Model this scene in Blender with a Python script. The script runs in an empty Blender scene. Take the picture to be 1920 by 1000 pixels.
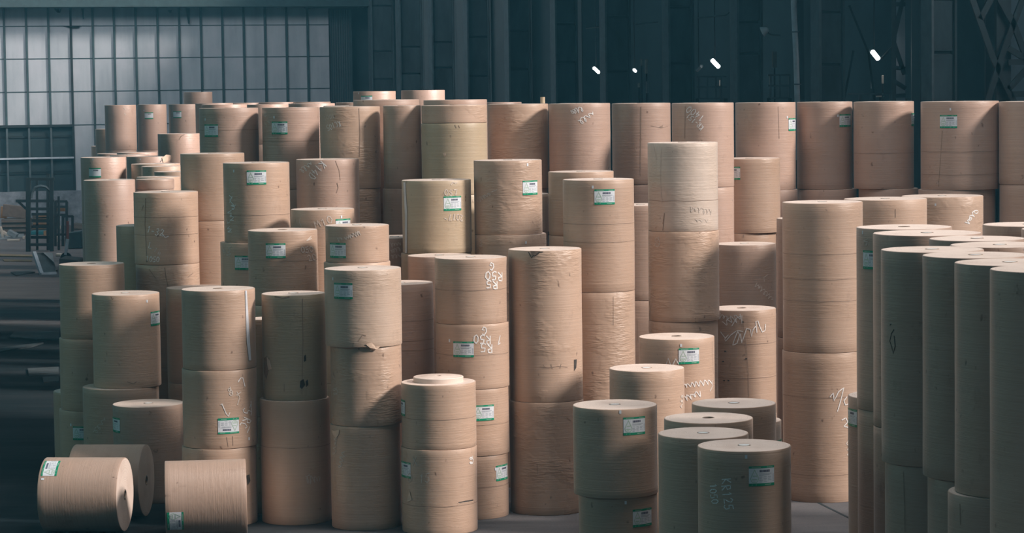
import bpy, bmesh, math, random
from mathutils import Vector, Matrix, noise

random.seed(7)
SC = bpy.context.scene
COL = SC.collection

# ---------------------------------------------------------------- camera
F, CAM_H = 4800.0, 7.25
PITCH, ROLL = math.atan(330 / 4800.0), math.radians(0.75)
_cp, _sp, _cr, _sr = math.cos(PITCH), math.sin(PITCH), math.cos(ROLL), math.sin(ROLL)
FW = Vector((0, _cp, -_sp))
RT = Vector((_cr, -_sr * _sp, -_sr * _cp))
UP = Vector((_sr, _cr * _sp, _cr * _cp))
EYE = Vector((0, 0, CAM_H))
cam_d = bpy.data.cameras.new('camera')
cam_d.sensor_width = 36.0
cam_d.lens = 36.0 * F / 1920.0
cam_d.clip_start, cam_d.clip_end = 0.5, 500
cam = bpy.data.objects.new('camera', cam_d)
COL.objects.link(cam)
cam.matrix_world = Matrix(((RT.x, UP.x, -FW.x, 0), (RT.y, UP.y, -FW.y, 0), (RT.z, UP.z, -FW.z, CAM_H), (0, 0, 0, 1)))
SC.camera = cam

# ---------------------------------------------------------------- light
SC.view_settings.view_transform = 'Standard'
SC.view_settings.look = 'None'
SC.view_settings.exposure = 0.0
SC.view_settings.gamma = 1.0
SC.view_settings.use_curve_mapping = False
W = bpy.data.worlds.new('world')
SC.world = W
W.use_nodes = True
W.node_tree.nodes['Background'].inputs[0].default_value = (0.25, 0.58, 0.72, 1)
W.node_tree.nodes['Background'].inputs[1].default_value = 0.20

def area(name, loc, target, sx, sy, power, color, spread=180):
    l = bpy.data.lights.new(name, 'AREA')
    l.shape = 'RECTANGLE'; l.size = sx; l.size_y = sy; l.energy = power; l.color = color; l.spread = math.radians(spread)
    o = bpy.data.objects.new(name, l); COL.objects.link(o)
    o.location = loc
    o.rotation_euler = (Vector(target) - Vector(loc)).to_track_quat('-Z', 'Y').to_euler()
    return o

# low soft daylight entering from the open right-hand side of the hall
sun = bpy.data.lights.new('daylight', 'SUN')
sun.energy = 4.9; sun.angle = math.radians(11); sun.color = (1.0, 0.945, 0.89)
so = bpy.data.objects.new('daylight', sun); COL.objects.link(so)
AZ, EL = math.radians(71), math.radians(32)
so.rotation_euler = Vector((-math.sin(AZ) * math.cos(EL), math.cos(AZ) * math.cos(EL), -math.sin(EL))).to_track_quat('-Z', 'Y').to_euler()
area('roof_daylight', (6, 40, 25.0), (6, 40, 0.0), 14, 16, 1500, (1.0, 0.96, 0.95), 100)
area('far_window_daylight', (21, 61, 20.0), (-12, 80, 4), 8, 5, 2100, (1.0, 0.94, 0.94), 75)
# greenish daylight from the glazed left-hand side
area('left_daylight', (-34, 44, 14.0), (-4, 50, 3), 22, 7, 800, (0.62, 1.0, 0.78))
# unseen fill lamp added above the sheeted end wall to brighten it
area('end_wall_fill', (-24, 118, 24.0), (-20, 142, 6), 26, 8, 5000, (0.93, 0.96, 1.0))

# thin bluish haze volume, added to lift the dark areas to teal
def haze():
    bm = bmesh.new(); bmesh.ops.create_cube(bm, size=1.0)
    bmesh.ops.scale(bm, vec=(160, 240, 40), verts=bm.verts); bmesh.ops.translate(bm, vec=(0, 100, 19), verts=bm.verts)
    me = bpy.data.meshes.new('haze'); bm.to_mesh(me); bm.free()
    m = bpy.data.materials.new('shadow_lift_haze'); m.use_nodes = True; nt = m.node_tree
    nt.nodes.remove(nt.nodes['Principled BSDF'])
    v = nt.nodes.new('ShaderNodeVolumeScatter')
    v.inputs['Color'].default_value = (0.20, 0.68, 0.95, 1); v.inputs['Density'].default_value = 0.0006
    nt.links.new(v.outputs[0], nt.nodes['Material Output'].inputs['Volume'])
    me.materials.append(m)
    o = bpy.data.objects.new('haze', me); COL.objects.link(o)
    o['kind'] = 'stuff'; o['label'] = 'thin bluish haze volume added to lift the dark areas'; o['category'] = 'haze'
haze()

# ---------------------------------------------------------------- helpers
def ray(x, y):
    return (FW * F + RT * (x - 960) + UP * (500 - y)).normalized()

def at_floor(x, y, h=0.0):
    d = ray(x, y); t = (h - CAM_H) / d.z
    return EYE + d * t

def at_plane(x, y, p, n):
    d = ray(x, y); p = Vector(p); n = Vector(n)
    return EYE + d * ((p - EYE).dot(n) / d.dot(n))

def at_depth(x, y, Y):
    d = ray(x, y)
    return EYE + d * (Y / d.y)

def mesh_obj(name, bm, mat, parent=None, smooth=False):
    me = bpy.data.meshes.new(name)
    bm.to_mesh(me); bm.free()
    if smooth:
        for p in me.polygons: p.use_smooth = True
        try: me.set_sharp_from_angle(angle=math.radians(40))
        except Exception: pass
    if mat is not None: me.materials.append(mat)
    o = bpy.data.objects.new(name, me)
    COL.objects.link(o)
    if parent is not None: o.parent = parent
    return o

def thing(name, label, cat, mat=None, group=None):
    o = bpy.data.objects.new(name, None)
    o.empty_display_size = 0.2
    COL.objects.link(o)
    if mat is not None: o.matrix_world = mat
    o['label'] = label; o['category'] = cat
    if group: o['group'] = group
    return o

def tag(o, label, cat, group=None):
    o['label'] = label; o['category'] = cat
    if group: o['group'] = group
    return o

def structure(o):
    o['kind'] = 'structure'
    return o

def add_box(bm, c, sx, sy, sz, M=None, bevel=0.0):
    r = bmesh.ops.create_cube(bm, size=1.0)
    vs = r['verts']
    bmesh.ops.scale(bm, vec=(sx, sy, sz), verts=vs)
    if M is not None: bmesh.ops.transform(bm, matrix=M, verts=vs)
    bmesh.ops.translate(bm, vec=c, verts=vs)
    if bevel:
        es = list({e for v in vs for e in v.link_edges})
        bmesh.ops.bevel(bm, geom=es, offset=bevel, segments=2, profile=0.6, affect='EDGES')

def add_bar(bm, a, b, w, t=None):
    a, b = Vector(a), Vector(b); t = t or w
    d = b - a
    q = d.to_track_quat('Z', 'Y').to_matrix().to_4x4()
    add_box(bm, (a + b) / 2, w, t, d.length, q)

def add_tube(bm, pts, r, seg=8):
    pts = [Vector(p) for p in pts]
    rings = []
    for i, p in enumerate(pts):
        d = (pts[min(i + 1, len(pts) - 1)] - pts[max(i - 1, 0)]).normalized()
        q = d.to_track_quat('Z', 'Y').to_matrix()
        rings.append([bm.verts.new(p + q @ Vector((math.cos(2 * math.pi * k / seg) * r, math.sin(2 * math.pi * k / seg) * r, 0))) for k in range(seg)])
    for a, b in zip(rings, rings[1:]):
        for k in range(seg):
            bm.faces.new((a[k], a[(k + 1) % seg], b[(k + 1) % seg], b[k]))
    bm.faces.new(rings[0][::-1]); bm.faces.new(rings[-1])

def lathe(bm, prof, seg, cap0=False, cap1=False, wob=None):
    rings = []
    for (r, z) in prof:
        ring = []
        for k in range(seg):
            a = 2 * math.pi * k / seg
            rr = r + (wob(a, z) if wob else 0.0)
            ring.append(bm.verts.new((math.cos(a) * rr, math.sin(a) * rr, z)))
        rings.append(ring)
    for a, b in zip(rings, rings[1:]):
        for k in range(seg):
            bm.faces.new((a[k], a[(k + 1) % seg], b[(k + 1) % seg], b[k]))
    if cap0: bm.faces.new(rings[0][::-1])
    if cap1: bm.faces.new(rings[-1])

# ---------------------------------------------------------------- materials
def new_mat(name):
    m = bpy.data.materials.new(name); m.use_nodes = True
    nt = m.node_tree
    return m, nt, nt.nodes['Principled BSDF']

def N(nt, typ, **kw):
    n = nt.nodes.new(typ)
    for k, v in kw.items():
        if k.startswith('i_'): n.inputs[k[2:].replace('_', ' ')].default_value = v
        else: setattr(n, k, v)
    return n

def tex_coord(nt, scale=(1, 1, 1), rot=(0, 0, 0), shift=True):
    tc = N(nt, 'ShaderNodeTexCoord')
    mp = N(nt, 'ShaderNodeMapping')
    mp.inputs['Scale'].default_value = scale
    mp.inputs['Rotation'].default_value = rot
    if shift:
        oi = N(nt, 'ShaderNodeObjectInfo')
        ml = N(nt, 'ShaderNodeMath', operation='MULTIPLY'); ml.inputs[1].default_value = 37.0
        ad = N(nt, 'ShaderNodeVectorMath', operation='ADD')
        nt.links.new(oi.outputs['Random'], ml.inputs[0])
        nt.links.new(tc.outputs['Object'], ad.inputs[0]); nt.links.new(ml.outputs[0], ad.inputs[1])
        nt.links.new(ad.outputs[0], mp.inputs['Vector'])
    else:
        nt.links.new(tc.outputs['Object'], mp.inputs['Vector'])
    return mp

def mixc(nt, fac, a, b, blend='MIX'):
    n = N(nt, 'ShaderNodeMix', data_type='RGBA', blend_type=blend)
    for s, v in ((n.inputs[0], fac), (n.inputs[6], a), (n.inputs[7], b)):
        if isinstance(v, (int, float)): s.default_value = v
        elif isinstance(v, tuple): s.default_value = (*v, 1) if len(v) == 3 else v
        else: nt.links.new(v, s)
    return n.outputs[2]

def ramp(nt, src, a, b):
    n = N(nt, 'ShaderNodeMapRange'); n.inputs['From Min'].default_value = a; n.inputs['From Max'].default_value = b
    nt.links.new(src, n.inputs['Value'])
    return n.outputs[0]

def kraft(name, col, wrinkle=0.5, stain=0.5):
    m, nt, b = new_mat(name)
    L = nt.links.new
    lines = N(nt, 'ShaderNodeTexNoise', i_Scale=1.0, i_Detail=5.0, i_Roughness=0.7)
    L(tex_coord(nt, (0.35, 0.35, 42)).outputs[0], lines.inputs['Vector'])
    fine = N(nt, 'ShaderNodeTexNoise', i_Scale=1.0, i_Detail=3.0)
    L(tex_coord(nt, (1.2, 1.2, 170)).outputs[0], fine.inputs['Vector'])
    big = N(nt, 'ShaderNodeTexNoise', i_Scale=1.6, i_Detail=3.0)
    L(tex_coord(nt).outputs[0], big.inputs['Vector'])
    wr = N(nt, 'ShaderNodeTexNoise', i_Scale=1.0, i_Detail=3.0, i_Distortion=0.6)
    L(tex_coord(nt, (5, 5, 26), (0.55, 0.35, 0)).outputs[0], wr.inputs['Vector'])
    spots = N(nt, 'ShaderNodeTexNoise', i_Scale=9.0, i_Detail=2.0)
    L(tex_coord(nt, (1, 1, 0.7)).outputs[0], spots.inputs['Vector'])
    scuff = N(nt, 'ShaderNodeTexNoise', i_Scale=3.2, i_Detail=6.0, i_Roughness=0.75)
    L(tex_coord(nt, (1, 1, 0.6)).outputs[0], scuff.inputs['Vector'])
    oi = N(nt, 'ShaderNodeObjectInfo')
    c0 = mixc(nt, ramp(nt, lines.outputs[0], 0.3, 0.7), tuple(v * 0.93 for v in col), tuple(min(1, v * 1.06) for v in col))
    c0 = mixc(nt, ramp(nt, big.outputs[0], 0.3, 0.75), c0, mixc(nt, 1.0, c0, (0.94, 0.91, 0.87), 'MULTIPLY'))
    hs = N(nt, 'ShaderNodeHueSaturation')
    mv = N(nt, 'ShaderNodeMapRange'); mv.inputs['To Min'].default_value = 0.9; mv.inputs['To Max'].default_value = 1.08
    L(oi.outputs['Random'], mv.inputs['Value']); L(mv.outputs[0], hs.inputs['Value']); L(c0, hs.inputs['Color'])
    c1 = mixc(nt, ramp(nt, spots.outputs[0], 0.71, 0.78), hs.outputs[0], mixc(nt, 1.0, hs.outputs[0], (0.45, 0.42, 0.42), 'MULTIPLY'))
    fs = N(nt, 'ShaderNodeMath', operation='MULTIPLY'); fs.inputs[1].default_value = stain
    L(ramp(nt, scuff.outputs[0], 0.58, 0.72), fs.inputs[0])
    c2 = mixc(nt, fs.outputs[0], c1, mixc(nt, 1.0, c1, (0.72, 0.70, 0.70), 'MULTIPLY'))
    L(c2, b.inputs['Base Color'])
    b.inputs['Roughness'].default_value = 0.42
    b.inputs['Specular IOR Level'].default_value = 0.55
    b.inputs['Sheen Weight'].default_value = 0.18
    b.inputs['Sheen Roughness'].default_value = 0.4
    # bump: winding lines + wrinkled patches of the wrapping sheet
    wm = N(nt, 'ShaderNodeMath', operation='MULTIPLY')
    L(wr.outputs[0], wm.inputs[0]); L(ramp(nt, big.outputs[0], 0.46, 0.62), wm.inputs[1])
    w2 = N(nt, 'ShaderNodeMath', operation='MULTIPLY'); w2.inputs[1].default_value = 3.4 * wrinkle
    L(wm.outputs[0], w2.inputs[0])
    su = N(nt, 'ShaderNodeMath', operation='ADD'); L(lines.outputs[0], su.inputs[0]); L(w2.outputs[0], su.inputs[1])
    f2 = N(nt, 'ShaderNodeMath', operation='MULTIPLY'); f2.inputs[1].default_value = 0.35
    L(fine.outputs[0], f2.inputs[0])
    s3 = N(nt, 'ShaderNodeMath', operation='ADD'); L(su.outputs[0], s3.inputs[0]); L(f2.outputs[0], s3.inputs[1])
    bp = N(nt, 'ShaderNodeBump'); bp.inputs['Strength'].default_value = 0.36; bp.inputs['Distance'].default_value = 0.012
    L(s3.outputs[0], bp.inputs['Height']); L(bp.outputs[0], b.inputs['Normal'])
    return m

def end_paper(name, col):
    m, nt, b = new_mat(name); L = nt.links.new
    tc = N(nt, 'ShaderNodeTexCoord')
    xy = N(nt, 'ShaderNodeVectorMath', operation='MULTIPLY'); xy.inputs[1].default_value = (1, 1, 0)
    L(tc.outputs['Object'], xy.inputs[0])
    ln = N(nt, 'ShaderNodeVectorMath', operation='LENGTH'); L(xy.outputs[0], ln.inputs[0])
    ns = N(nt, 'ShaderNodeTexNoise', noise_dimensions='1D', i_Scale=60.0, i_Detail=4.0); L(ln.outputs['Value'], ns.inputs['W'])
    n2 = N(nt, 'ShaderNodeTexNoise', i_Scale=2.5, i_Detail=3.0); L(tex_coord(nt).outputs[0], n2.inputs['Vector'])
    c = mixc(nt, ramp(nt, ns.outputs[0], 0.3, 0.7), tuple(v * 0.9 for v in col), tuple(min(1, v * 1.07) for v in col))
    c = mixc(nt, ramp(nt, n2.outputs[0], 0.45, 0.75), c, mixc(nt, 1.0, c, (0.86, 0.82, 0.80), 'MULTIPLY'))
    L(c, b.inputs['Base Color']); b.inputs['Roughness'].default_value = 0.45
    bp = N(nt, 'ShaderNodeBump'); bp.inputs['Strength'].default_value = 0.3; bp.inputs['Distance'].default_value = 0.01
    L(ns.outputs[0], bp.inputs['Height']); L(bp.outputs[0], b.inputs['Normal'])
    return m

def plain(name, col, rough=0.6, metal=0.0, var=0.25, scale=3.0, stretch=(1, 1, 1), bump=0.15, emit=0.0):
    m, nt, b = new_mat(name); L = nt.links.new
    n = N(nt, 'ShaderNodeTexNoise', i_Scale=scale, i_Detail=6.0, i_Roughness=0.65)
    L(tex_coord(nt, stretch).outputs[0], n.inputs['Vector'])
    c = mixc(nt, ramp(nt, n.outputs[0], 0.28, 0.72), tuple(v * (1 - var) for v in col), tuple(min(1, v * (1 + var)) for v in col))
    L(c, b.inputs['Base Color']); b.inputs['Roughness'].default_value = rough; b.inputs['Metallic'].default_value = metal
    if bump:
        bp = N(nt, 'ShaderNodeBump'); bp.inputs['Strength'].default_value = bump; bp.inputs['Distance'].default_value = 0.02
        L(n.outputs[0], bp.inputs['Height']); L(bp.outputs[0], b.inputs['Normal'])
    if emit:
        b.inputs['Emission Color'].default_value = (*col, 1); b.inputs['Emission Strength'].default_value = emit
    return m

KR = {
 't': kraft('kraft_tan', (0.47, 0.320, 0.238), 0.35),
 'w': kraft('kraft_tan_wrinkled', (0.48, 0.330, 0.246), 1.5),
 'p': kraft('kraft_pinkish', (0.46, 0.312, 0.250), 0.3),
 'y': kraft('kraft_yellowish', (0.50, 0.385, 0.265), 0.2, 0.3),
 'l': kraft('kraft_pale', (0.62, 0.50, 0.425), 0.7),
 'c': kraft('kraft_cream', (0.53, 0.39, 0.305), 0.7),
 'd': kraft('kraft_brown_shade', (0.40, 0.275, 0.215), 0.3, 0.8),  # darker brown, also puts shade into the back-row and lying rolls
 'm': kraft('kraft_mottled', (0.43, 0.325, 0.225), 0.4, 1.0),
}
END = end_paper('roll_end', (0.70, 0.565, 0.49))
CORE = plain('core_board', (0.30, 0.22, 0.17), 0.8)
PLUG = plain('core_plug', (0.78, 0.78, 0.76), 0.6)
HOLE = plain('core_hole_shadow', (0.02, 0.018, 0.016), 0.9)
WHITE = plain('sticker_paper', (0.66, 0.68, 0.72), 0.45, var=0.04, bump=0)
GREEN = plain('sticker_green', (0.004, 0.24, 0.125), 0.45, var=0.06, bump=0)
INK = plain('sticker_ink', (0.09, 0.09, 0.14), 0.6, var=0.1, bump=0)
INKG = plain('sticker_grey_ink', (0.34, 0.37, 0.42), 0.6, var=0.1, bump=0)
PALEG = plain('sticker_pale_green', (0.40, 0.52, 0.42), 0.5, var=0.1, bump=0)
CHALK = plain('chalk_stroke', (0.72, 0.68, 0.66), 0.8, var=0.35, scale=40, bump=0)
CHALKD = plain('faint_chalk_stroke', (0.55, 0.46, 0.40), 0.8, var=0.3, scale=40, bump=0)
DARKP = plain('dark_mark', (0.055, 0.045, 0.04), 0.8, var=0.4, scale=20, bump=0)
CREASE = plain('crease_mark', (0.27, 0.185, 0.14), 0.8, var=0.3, scale=20, bump=0)
TAPE = plain('grey_tape', (0.55, 0.55, 0.58), 0.4, var=0.15, bump=0)
TORN = plain('torn_paper', (0.62, 0.44, 0.33), 0.6, var=0.15, scale=10, bump=0.4)
# ---------------------------------------------------------------- hall
CONC = plain('floor_concrete', (0.115, 0.108, 0.112), 0.75, var=0.4, scale=1.6, bump=0.3)
def floor_mat():
    m, nt, b = new_mat('hall_floor'); L = nt.links.new
    n1 = N(nt, 'ShaderNodeTexNoise', i_Scale=0.35, i_Detail=7.0, i_Roughness=0.7); L(tex_coord(nt, (0.5, 2.2, 1), shift=False).outputs[0], n1.inputs['Vector'])
    n2 = N(nt, 'ShaderNodeTexNoise', i_Scale=28.0, i_Detail=4.0, i_Roughness=0.8); L(tex_coord(nt, shift=False).outputs[0], n2.inputs['Vector'])
    c = mixc(nt, ramp(nt, n1.outputs[0], 0.35, 0.68), (0.085, 0.082, 0.085), (0.15, 0.138, 0.138))
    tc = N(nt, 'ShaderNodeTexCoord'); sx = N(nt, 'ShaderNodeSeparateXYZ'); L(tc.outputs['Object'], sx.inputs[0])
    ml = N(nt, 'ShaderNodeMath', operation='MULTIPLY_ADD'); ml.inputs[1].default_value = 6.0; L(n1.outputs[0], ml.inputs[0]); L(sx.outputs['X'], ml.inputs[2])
    yy = N(nt, 'ShaderNodeMapRange'); yy.inputs['From Min'].default_value = 70; yy.inputs['From Max'].default_value = 105; yy.inputs['To Max'].default_value = 40.0; L(sx.outputs['Y'], yy.inputs['Value'])  # far floor coloured paler, as if lit from above
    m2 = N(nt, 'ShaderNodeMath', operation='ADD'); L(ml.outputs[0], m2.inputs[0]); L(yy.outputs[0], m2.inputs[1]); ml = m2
    floor_shade = mixc(nt, ramp(nt, n1.outputs[0], 0.4, 0.66), (0.008, 0.016, 0.020), (0.030, 0.034, 0.037))
    c = mixc(nt, ramp(nt, ml.outputs[0], -2.5, 3.0), floor_shade, c)      # left bay's shade put into the colour, lit right side paler
    c = mixc(nt, ramp(nt, n2.outputs[0], 0.35, 0.65), mixc(nt, 1.0, c, (0.72, 0.72, 0.74), 'MULTIPLY'), c)
    L(c, b.inputs['Base Color']); b.inputs['Roughness'].default_value = 0.85; b.inputs['Specular IOR Level'].default_value = 0.12
    bp = N(nt, 'ShaderNodeBump'); bp.inputs['Strength'].default_value = 0.4; bp.inputs['Distance'].default_value = 0.02
    L(n2.outputs[0], bp.inputs['Height']); L(bp.outputs[0], b.inputs['Normal'])
    return m
def sheet_mat():
    m, nt, b = new_mat('grey_wall_sheet'); L = nt.links.new
    n1 = N(nt, 'ShaderNodeTexNoise', i_Scale=1.0, i_Detail=6.0, i_Roughness=0.65); L(tex_coord(nt, (1.1, 1.1, 0.16), shift=False).outputs[0], n1.inputs['Vector'])
    n2 = N(nt, 'ShaderNodeTexNoise', i_Scale=0.6, i_Detail=5.0); L(tex_coord(nt, shift=False).outputs[0], n2.inputs['Vector'])
    c = mixc(nt, ramp(nt, n1.outputs[0], 0.35, 0.7), (0.34, 0.365, 0.40), (0.23, 0.26, 0.29))
    c = mixc(nt, ramp(nt, n2.outputs[0], 0.5, 0.8), c, (0.37, 0.38, 0.42))
    L(c, b.inputs['Base Color']); b.inputs['Roughness'].default_value = 0.7
    return m
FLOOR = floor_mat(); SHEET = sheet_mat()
MULL = plain('green_black_steel', (0.020, 0.045, 0.052), 0.6, var=0.3)
DARKSTEEL = plain('dark_steel', (0.007, 0.014, 0.017), 0.9, var=0.35)
GLASSD = plain('grimy_window', (0.010, 0.024, 0.030), 0.8, var=0.35, scale=0.7)
KERB = plain('rough_kerb_concrete', (0.16, 0.175, 0.20), 0.85, var=0.6, scale=1.6)
COLM = plain('column_panel', (0.024, 0.036, 0.042), 0.85, var=0.8, scale=0.9, stretch=(1, 1, .35), bump=0.4)
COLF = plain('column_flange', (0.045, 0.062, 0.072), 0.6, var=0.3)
VOID = plain('dark_wall', (0.018, 0.040, 0.048), 0.9, var=0.4, scale=0.3)
INFILL = plain('side_wall_sheet', (0.045, 0.060, 0.068), 0.75, var=0.35, scale=0.6, stretch=(1, 1, .2))
LIGHTSHEET = plain('light_side_sheet', (0.13, 0.15, 0.175), 0.8, var=0.3, scale=1.0, stretch=(1, 1, .15))
PIPE = plain('painted_pipe', (0.34, 0.38, 0.43), 0.4, var=0.2)
LAMPW = plain('lamp_tube_lit', (1.0, 0.99, 0.97), 0.4, var=0, bump=0, emit=14.0)
SHADE = plain('enamel_shade', (0.55, 0.55, 0.58), 0.4, var=0.1)
GALV = plain('galvanised_tray', (0.14, 0.165, 0.18), 0.5, metal=0.0, var=0.35, scale=2.0)
WOODS = plain('old_planks', (0.085, 0.07, 0.06), 0.85, var=0.4, stretch=(.3, 4, 1))
BOARD = plain('brown_board', (0.11, 0.08, 0.065), 0.85, var=0.3)
ORANGE = plain('orange_timber', (0.20, 0.105, 0.045), 0.7, var=0.3)
TEAL = plain('teal_crate_plastic', (0.01, 0.11, 0.13), 0.5, var=0.2)
PALE = plain('pale_scrap', (0.34, 0.30, 0.26), 0.8, var=0.3)
RED = plain('red_rusty_steel', (0.22, 0.06, 0.05), 0.7, var=0.3)
DULLSHEET = plain('dirty_sheet', (0.032, 0.042, 0.046), 0.9, var=0.4)
YELL = plain('worn_yellow_paint', (0.13, 0.095, 0.05), 0.8, var=0.6, scale=2.0)

A17 = math.radians(17)
CV = Vector((math.cos(A17), math.sin(A17), 0))      # along the end wall
DV = Vector((-math.sin(A17), math.cos(A17), 0))     # along the hall
P0 = Vector((-28.6, 143.0, 0))
UPV = Vector((0, 0, 1))
def frame(o, x=CV, y=DV):
    return Matrix(((x.x, y.x, 0, o[0]), (x.y, y.y, 0, o[1]), (0, 0, 1, o[2] if len(o) > 2 else 0), (0, 0, 0, 1)))
def uh(x, y):
    """position along the end wall and height for a point of the photo"""
    p = at_plane(x, y, P0, DV); return (p - P0).dot(CV), p.z

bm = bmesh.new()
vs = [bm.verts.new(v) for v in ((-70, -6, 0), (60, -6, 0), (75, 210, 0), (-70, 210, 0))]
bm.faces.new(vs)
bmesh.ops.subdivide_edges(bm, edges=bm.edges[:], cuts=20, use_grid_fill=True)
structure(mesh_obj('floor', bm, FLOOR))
# joint between two floor slabs
bm = bmesh.new()
a, b2 = at_floor(1530, 941), at_floor(1600, 976)
dirv = (b2 - a).normalized(); a = a - dirv * 4; b2 = b2 + dirv * 5
add_bar(bm, a + UPV * .001, b2 + UPV * .001, .05, .006)
structure(mesh_obj('trim_1', bm, DARKSTEEL))

# end wall of grey sheets between dark mullions
uE, _ = uh(617, 100)
u0 = uh(-60, 100)[0] - 34.0
hk = uh(100, 358)[1]; hw = uh(100, 236)[1]; htop = uh(100, 14)[1]; uw1 = uh(138, 300)[0]
FWL = frame((P0.x, P0.y, 0))
def wall_box(name, ua, ub, za, zb, th, mat, back=0.0):
    bm = bmesh.new()
    add_box(bm, ((ua + ub) / 2, back + th / 2, (za + zb) / 2), ub - ua, th, zb - za)
    o = mesh_obj(name, bm, mat); o.matrix_world = FWL
    return structure(o)
wall_box('wall_left', u0, uE, hw, htop + .3, .12, SHEET)
wall_box('wall_left_2', uw1, uE, hk, hw, .12, SHEET)
wall_box('wall_back_low', u0, uE, 0, hk, .35, KERB, -.12)
seams = [uh(100, y)[1] for y in (49, 110, 172, 235)]
mu = [uh(x, 130)[0] for x in (9.5, 51, 92.5, 134.5, 175.5, 215.5, 256, 297, 337.5, 378, 418, 458, 498, 538, 577.5)]
n = 2
mu_more = [mu[0] - 1.22 * (q + 1) for q in range(12)]
for q, u in enumerate(mu + mu_more):
    bm = bmesh.new(); z0 = hk
    add_box(bm, (u, -.04, (z0 + htop) / 2), .12, .1, htop - z0)
    o = mesh_obj('trim_%d' % n, bm, MULL if q != 3 else DARKSTEEL); o.matrix_world = FWL; structure(o); n += 1
for z in seams:
    bm = bmesh.new(); add_box(bm, ((u0 + uE) / 2, -.012, z), uE - u0, .03, .045)
    o = mesh_obj('trim_%d' % n, bm, MULL); o.matrix_world = FWL; structure(o); n += 1
# lifted and torn sheet corners under the eaves
for q, (x, y, w, h) in enumerate(((108, 20, 14, 8), (155, 26, 5, 20), (352, 30, 8, 30), (318, 22, 8, 5), (135, 50, 36, 3))):
    u, z = uh(x, y); s = 143 / 4800
    bm = bmesh.new()
    vs = [bm.verts.new(v) for v in ((u - w * s / 2, -.03, z + h * s / 2), (u + w * s / 2, -.03, z + h * s / 2), (u + w * s * .3, -.16, z - h * s / 2), (u - w * s * .1, -.2, z - h * s / 2))]
    bm.faces.new(vs); bmesh.ops.solidify(bm, geom=bm.faces[:], thickness=.02)
    o = mesh_obj('trim_%d' % n, bm, MULL); o.matrix_world = FWL; structure(o); n += 1
# window strip low on the left of the end wall
edges = [u0] + mu_more[::-1][8:] + mu[:3] + [uw1]
zb = uh(60, 297)[1]
for q, (ua, ub) in enumerate(zip(edges, edges[1:])):
    bm = bmesh.new(); add_box(bm, ((ua + ub) / 2, .12, (hk + hw) / 2), ub - ua, .05, hw - hk)
    o = mesh_obj('window_%d' % (q + 1), bm, GLASSD); o.matrix_world = FWL; structure(o)
    for z, t, mt in ((hw - .6, .12, DARKSTEEL), (zb - .75, .06, DARKSTEEL), (hk + 1.0, .08, DARKSTEEL)):
        bm = bmesh.new(); add_box(bm, ((ua + ub) / 2, .07, z), ub - ua - .2, .06, t)
        mesh_obj('glazing_bar', bm, mt, o)
for q in range(3):
    bm = bmesh.new(); u = mu[q]; add_box(bm, (u, -.06, (hk + hw) / 2), .10, .12, hw - hk)
    o = mesh_obj('trim_%d' % n, bm, PIPE if q == 5 else COLF); o.matrix_world = FWL; structure(o); n += 1
bm = bmesh.new(); add_box(bm, ((u0 + uw1) / 2, -.1, zb), uw1 - u0, .2, .09)
o = mesh_obj('trim_%d' % n, bm, PIPE); o.matrix_world = FWL; structure(o); n += 1
bm = bmesh.new(); add_box(bm, ((u0 + uw1) / 2, -.1, hw), uw1 - u0, .14, .14)
o = mesh_obj('trim_%d' % n, bm, DARKSTEEL); o.matrix_world = FWL; structure(o); n += 1
# crane girder along the top of the end wall
bm = bmesh.new()
add_box(bm, ((u0 + uE + 3) / 2, -.8, htop + .9), uE + 3 - u0, 1.3, 1.7)
add_box(bm, ((u0 + uE + 3) / 2, -.8, htop + .02), uE + 3 - u0, 1.5, .1)
o = mesh_obj('ceiling_beam', bm, MULL); o.matrix_world = FWL; structure(o)
# ribbed dark door beside the end wall
uD, _ = uh(662, 100); zD = uh(640, 18)[1]
bm = bmesh.new()
add_box(bm, ((uE + uD) / 2, .3, zD / 2), uD - uE, .1, zD)
o = mesh_obj('door_1', bm, MULL); o.matrix_world = FWL; structure(o)
for q in range(9):
    bm = bmesh.new(); add_box(bm, (uE + .15 + q * (uD - uE - .2) / 9, .22, zD / 2), .05, .08, zD)
    mesh_obj('door_rib', bm, INFILL, o)
bm = bmesh.new(); add_box(bm, ((uE + uD) / 2 - .4, -.1, zD + .3), uD - uE + 2, .5, .45)
o = mesh_obj('door_track', bm, COLF); o.matrix_world = FWL; structure(o); o.name = 'trim_%d' % n; n += 1
# dark walls closing the hall behind the column row
def slab(name, a, b, z0, z1, mat, th=.3):
    a, b = Vector(a), Vector(b); d = (b - a)
    bm = bmesh.new(); add_box(bm, (d.length / 2, th / 2, (z0 + z1) / 2), d.length, th, z1 - z0)
    x = d.normalized(); y = Vector((-x.y, x.x, 0))
    o = mesh_obj(name, bm, mat); o.matrix_world = frame((a.x, a.y, 0), x, y); return structure(o)
pE = P0 + CV * uD
slab('wall_back', P0 + CV * (uE + .1) + DV * 1.2, P0 + CV * 75 + DV * 1.2, 0, 26, VOID)
slab('wall_back_upper', P0 + CV * (u0) + DV * 1.2, P0 + CV * (uE + .1) + DV * 1.2, 0, 26, VOID)
SIDE = 12.0      # depth of the side aisle behind the columns
KZ = 181600.0
def colpos(x):
    Y = KZ / (x + 507.0); return Vector(((x - 960) / 4800.0 * Y, Y, 0))
cL = colpos(1770)
slab('wall_right', cL - DV * 19 + CV * SIDE, pE + DV * 40 + CV * (SIDE + 6), 0, 26, VOID)  # near end runs on unseen, lengthened to shade the columns
bm = bmesh.new()
cm = cL + DV * 44 + CV * (SIDE / 2 + .8)
add_box(bm, (0, 0, 19.2), SIDE + 1.4, 96, .4)
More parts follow.
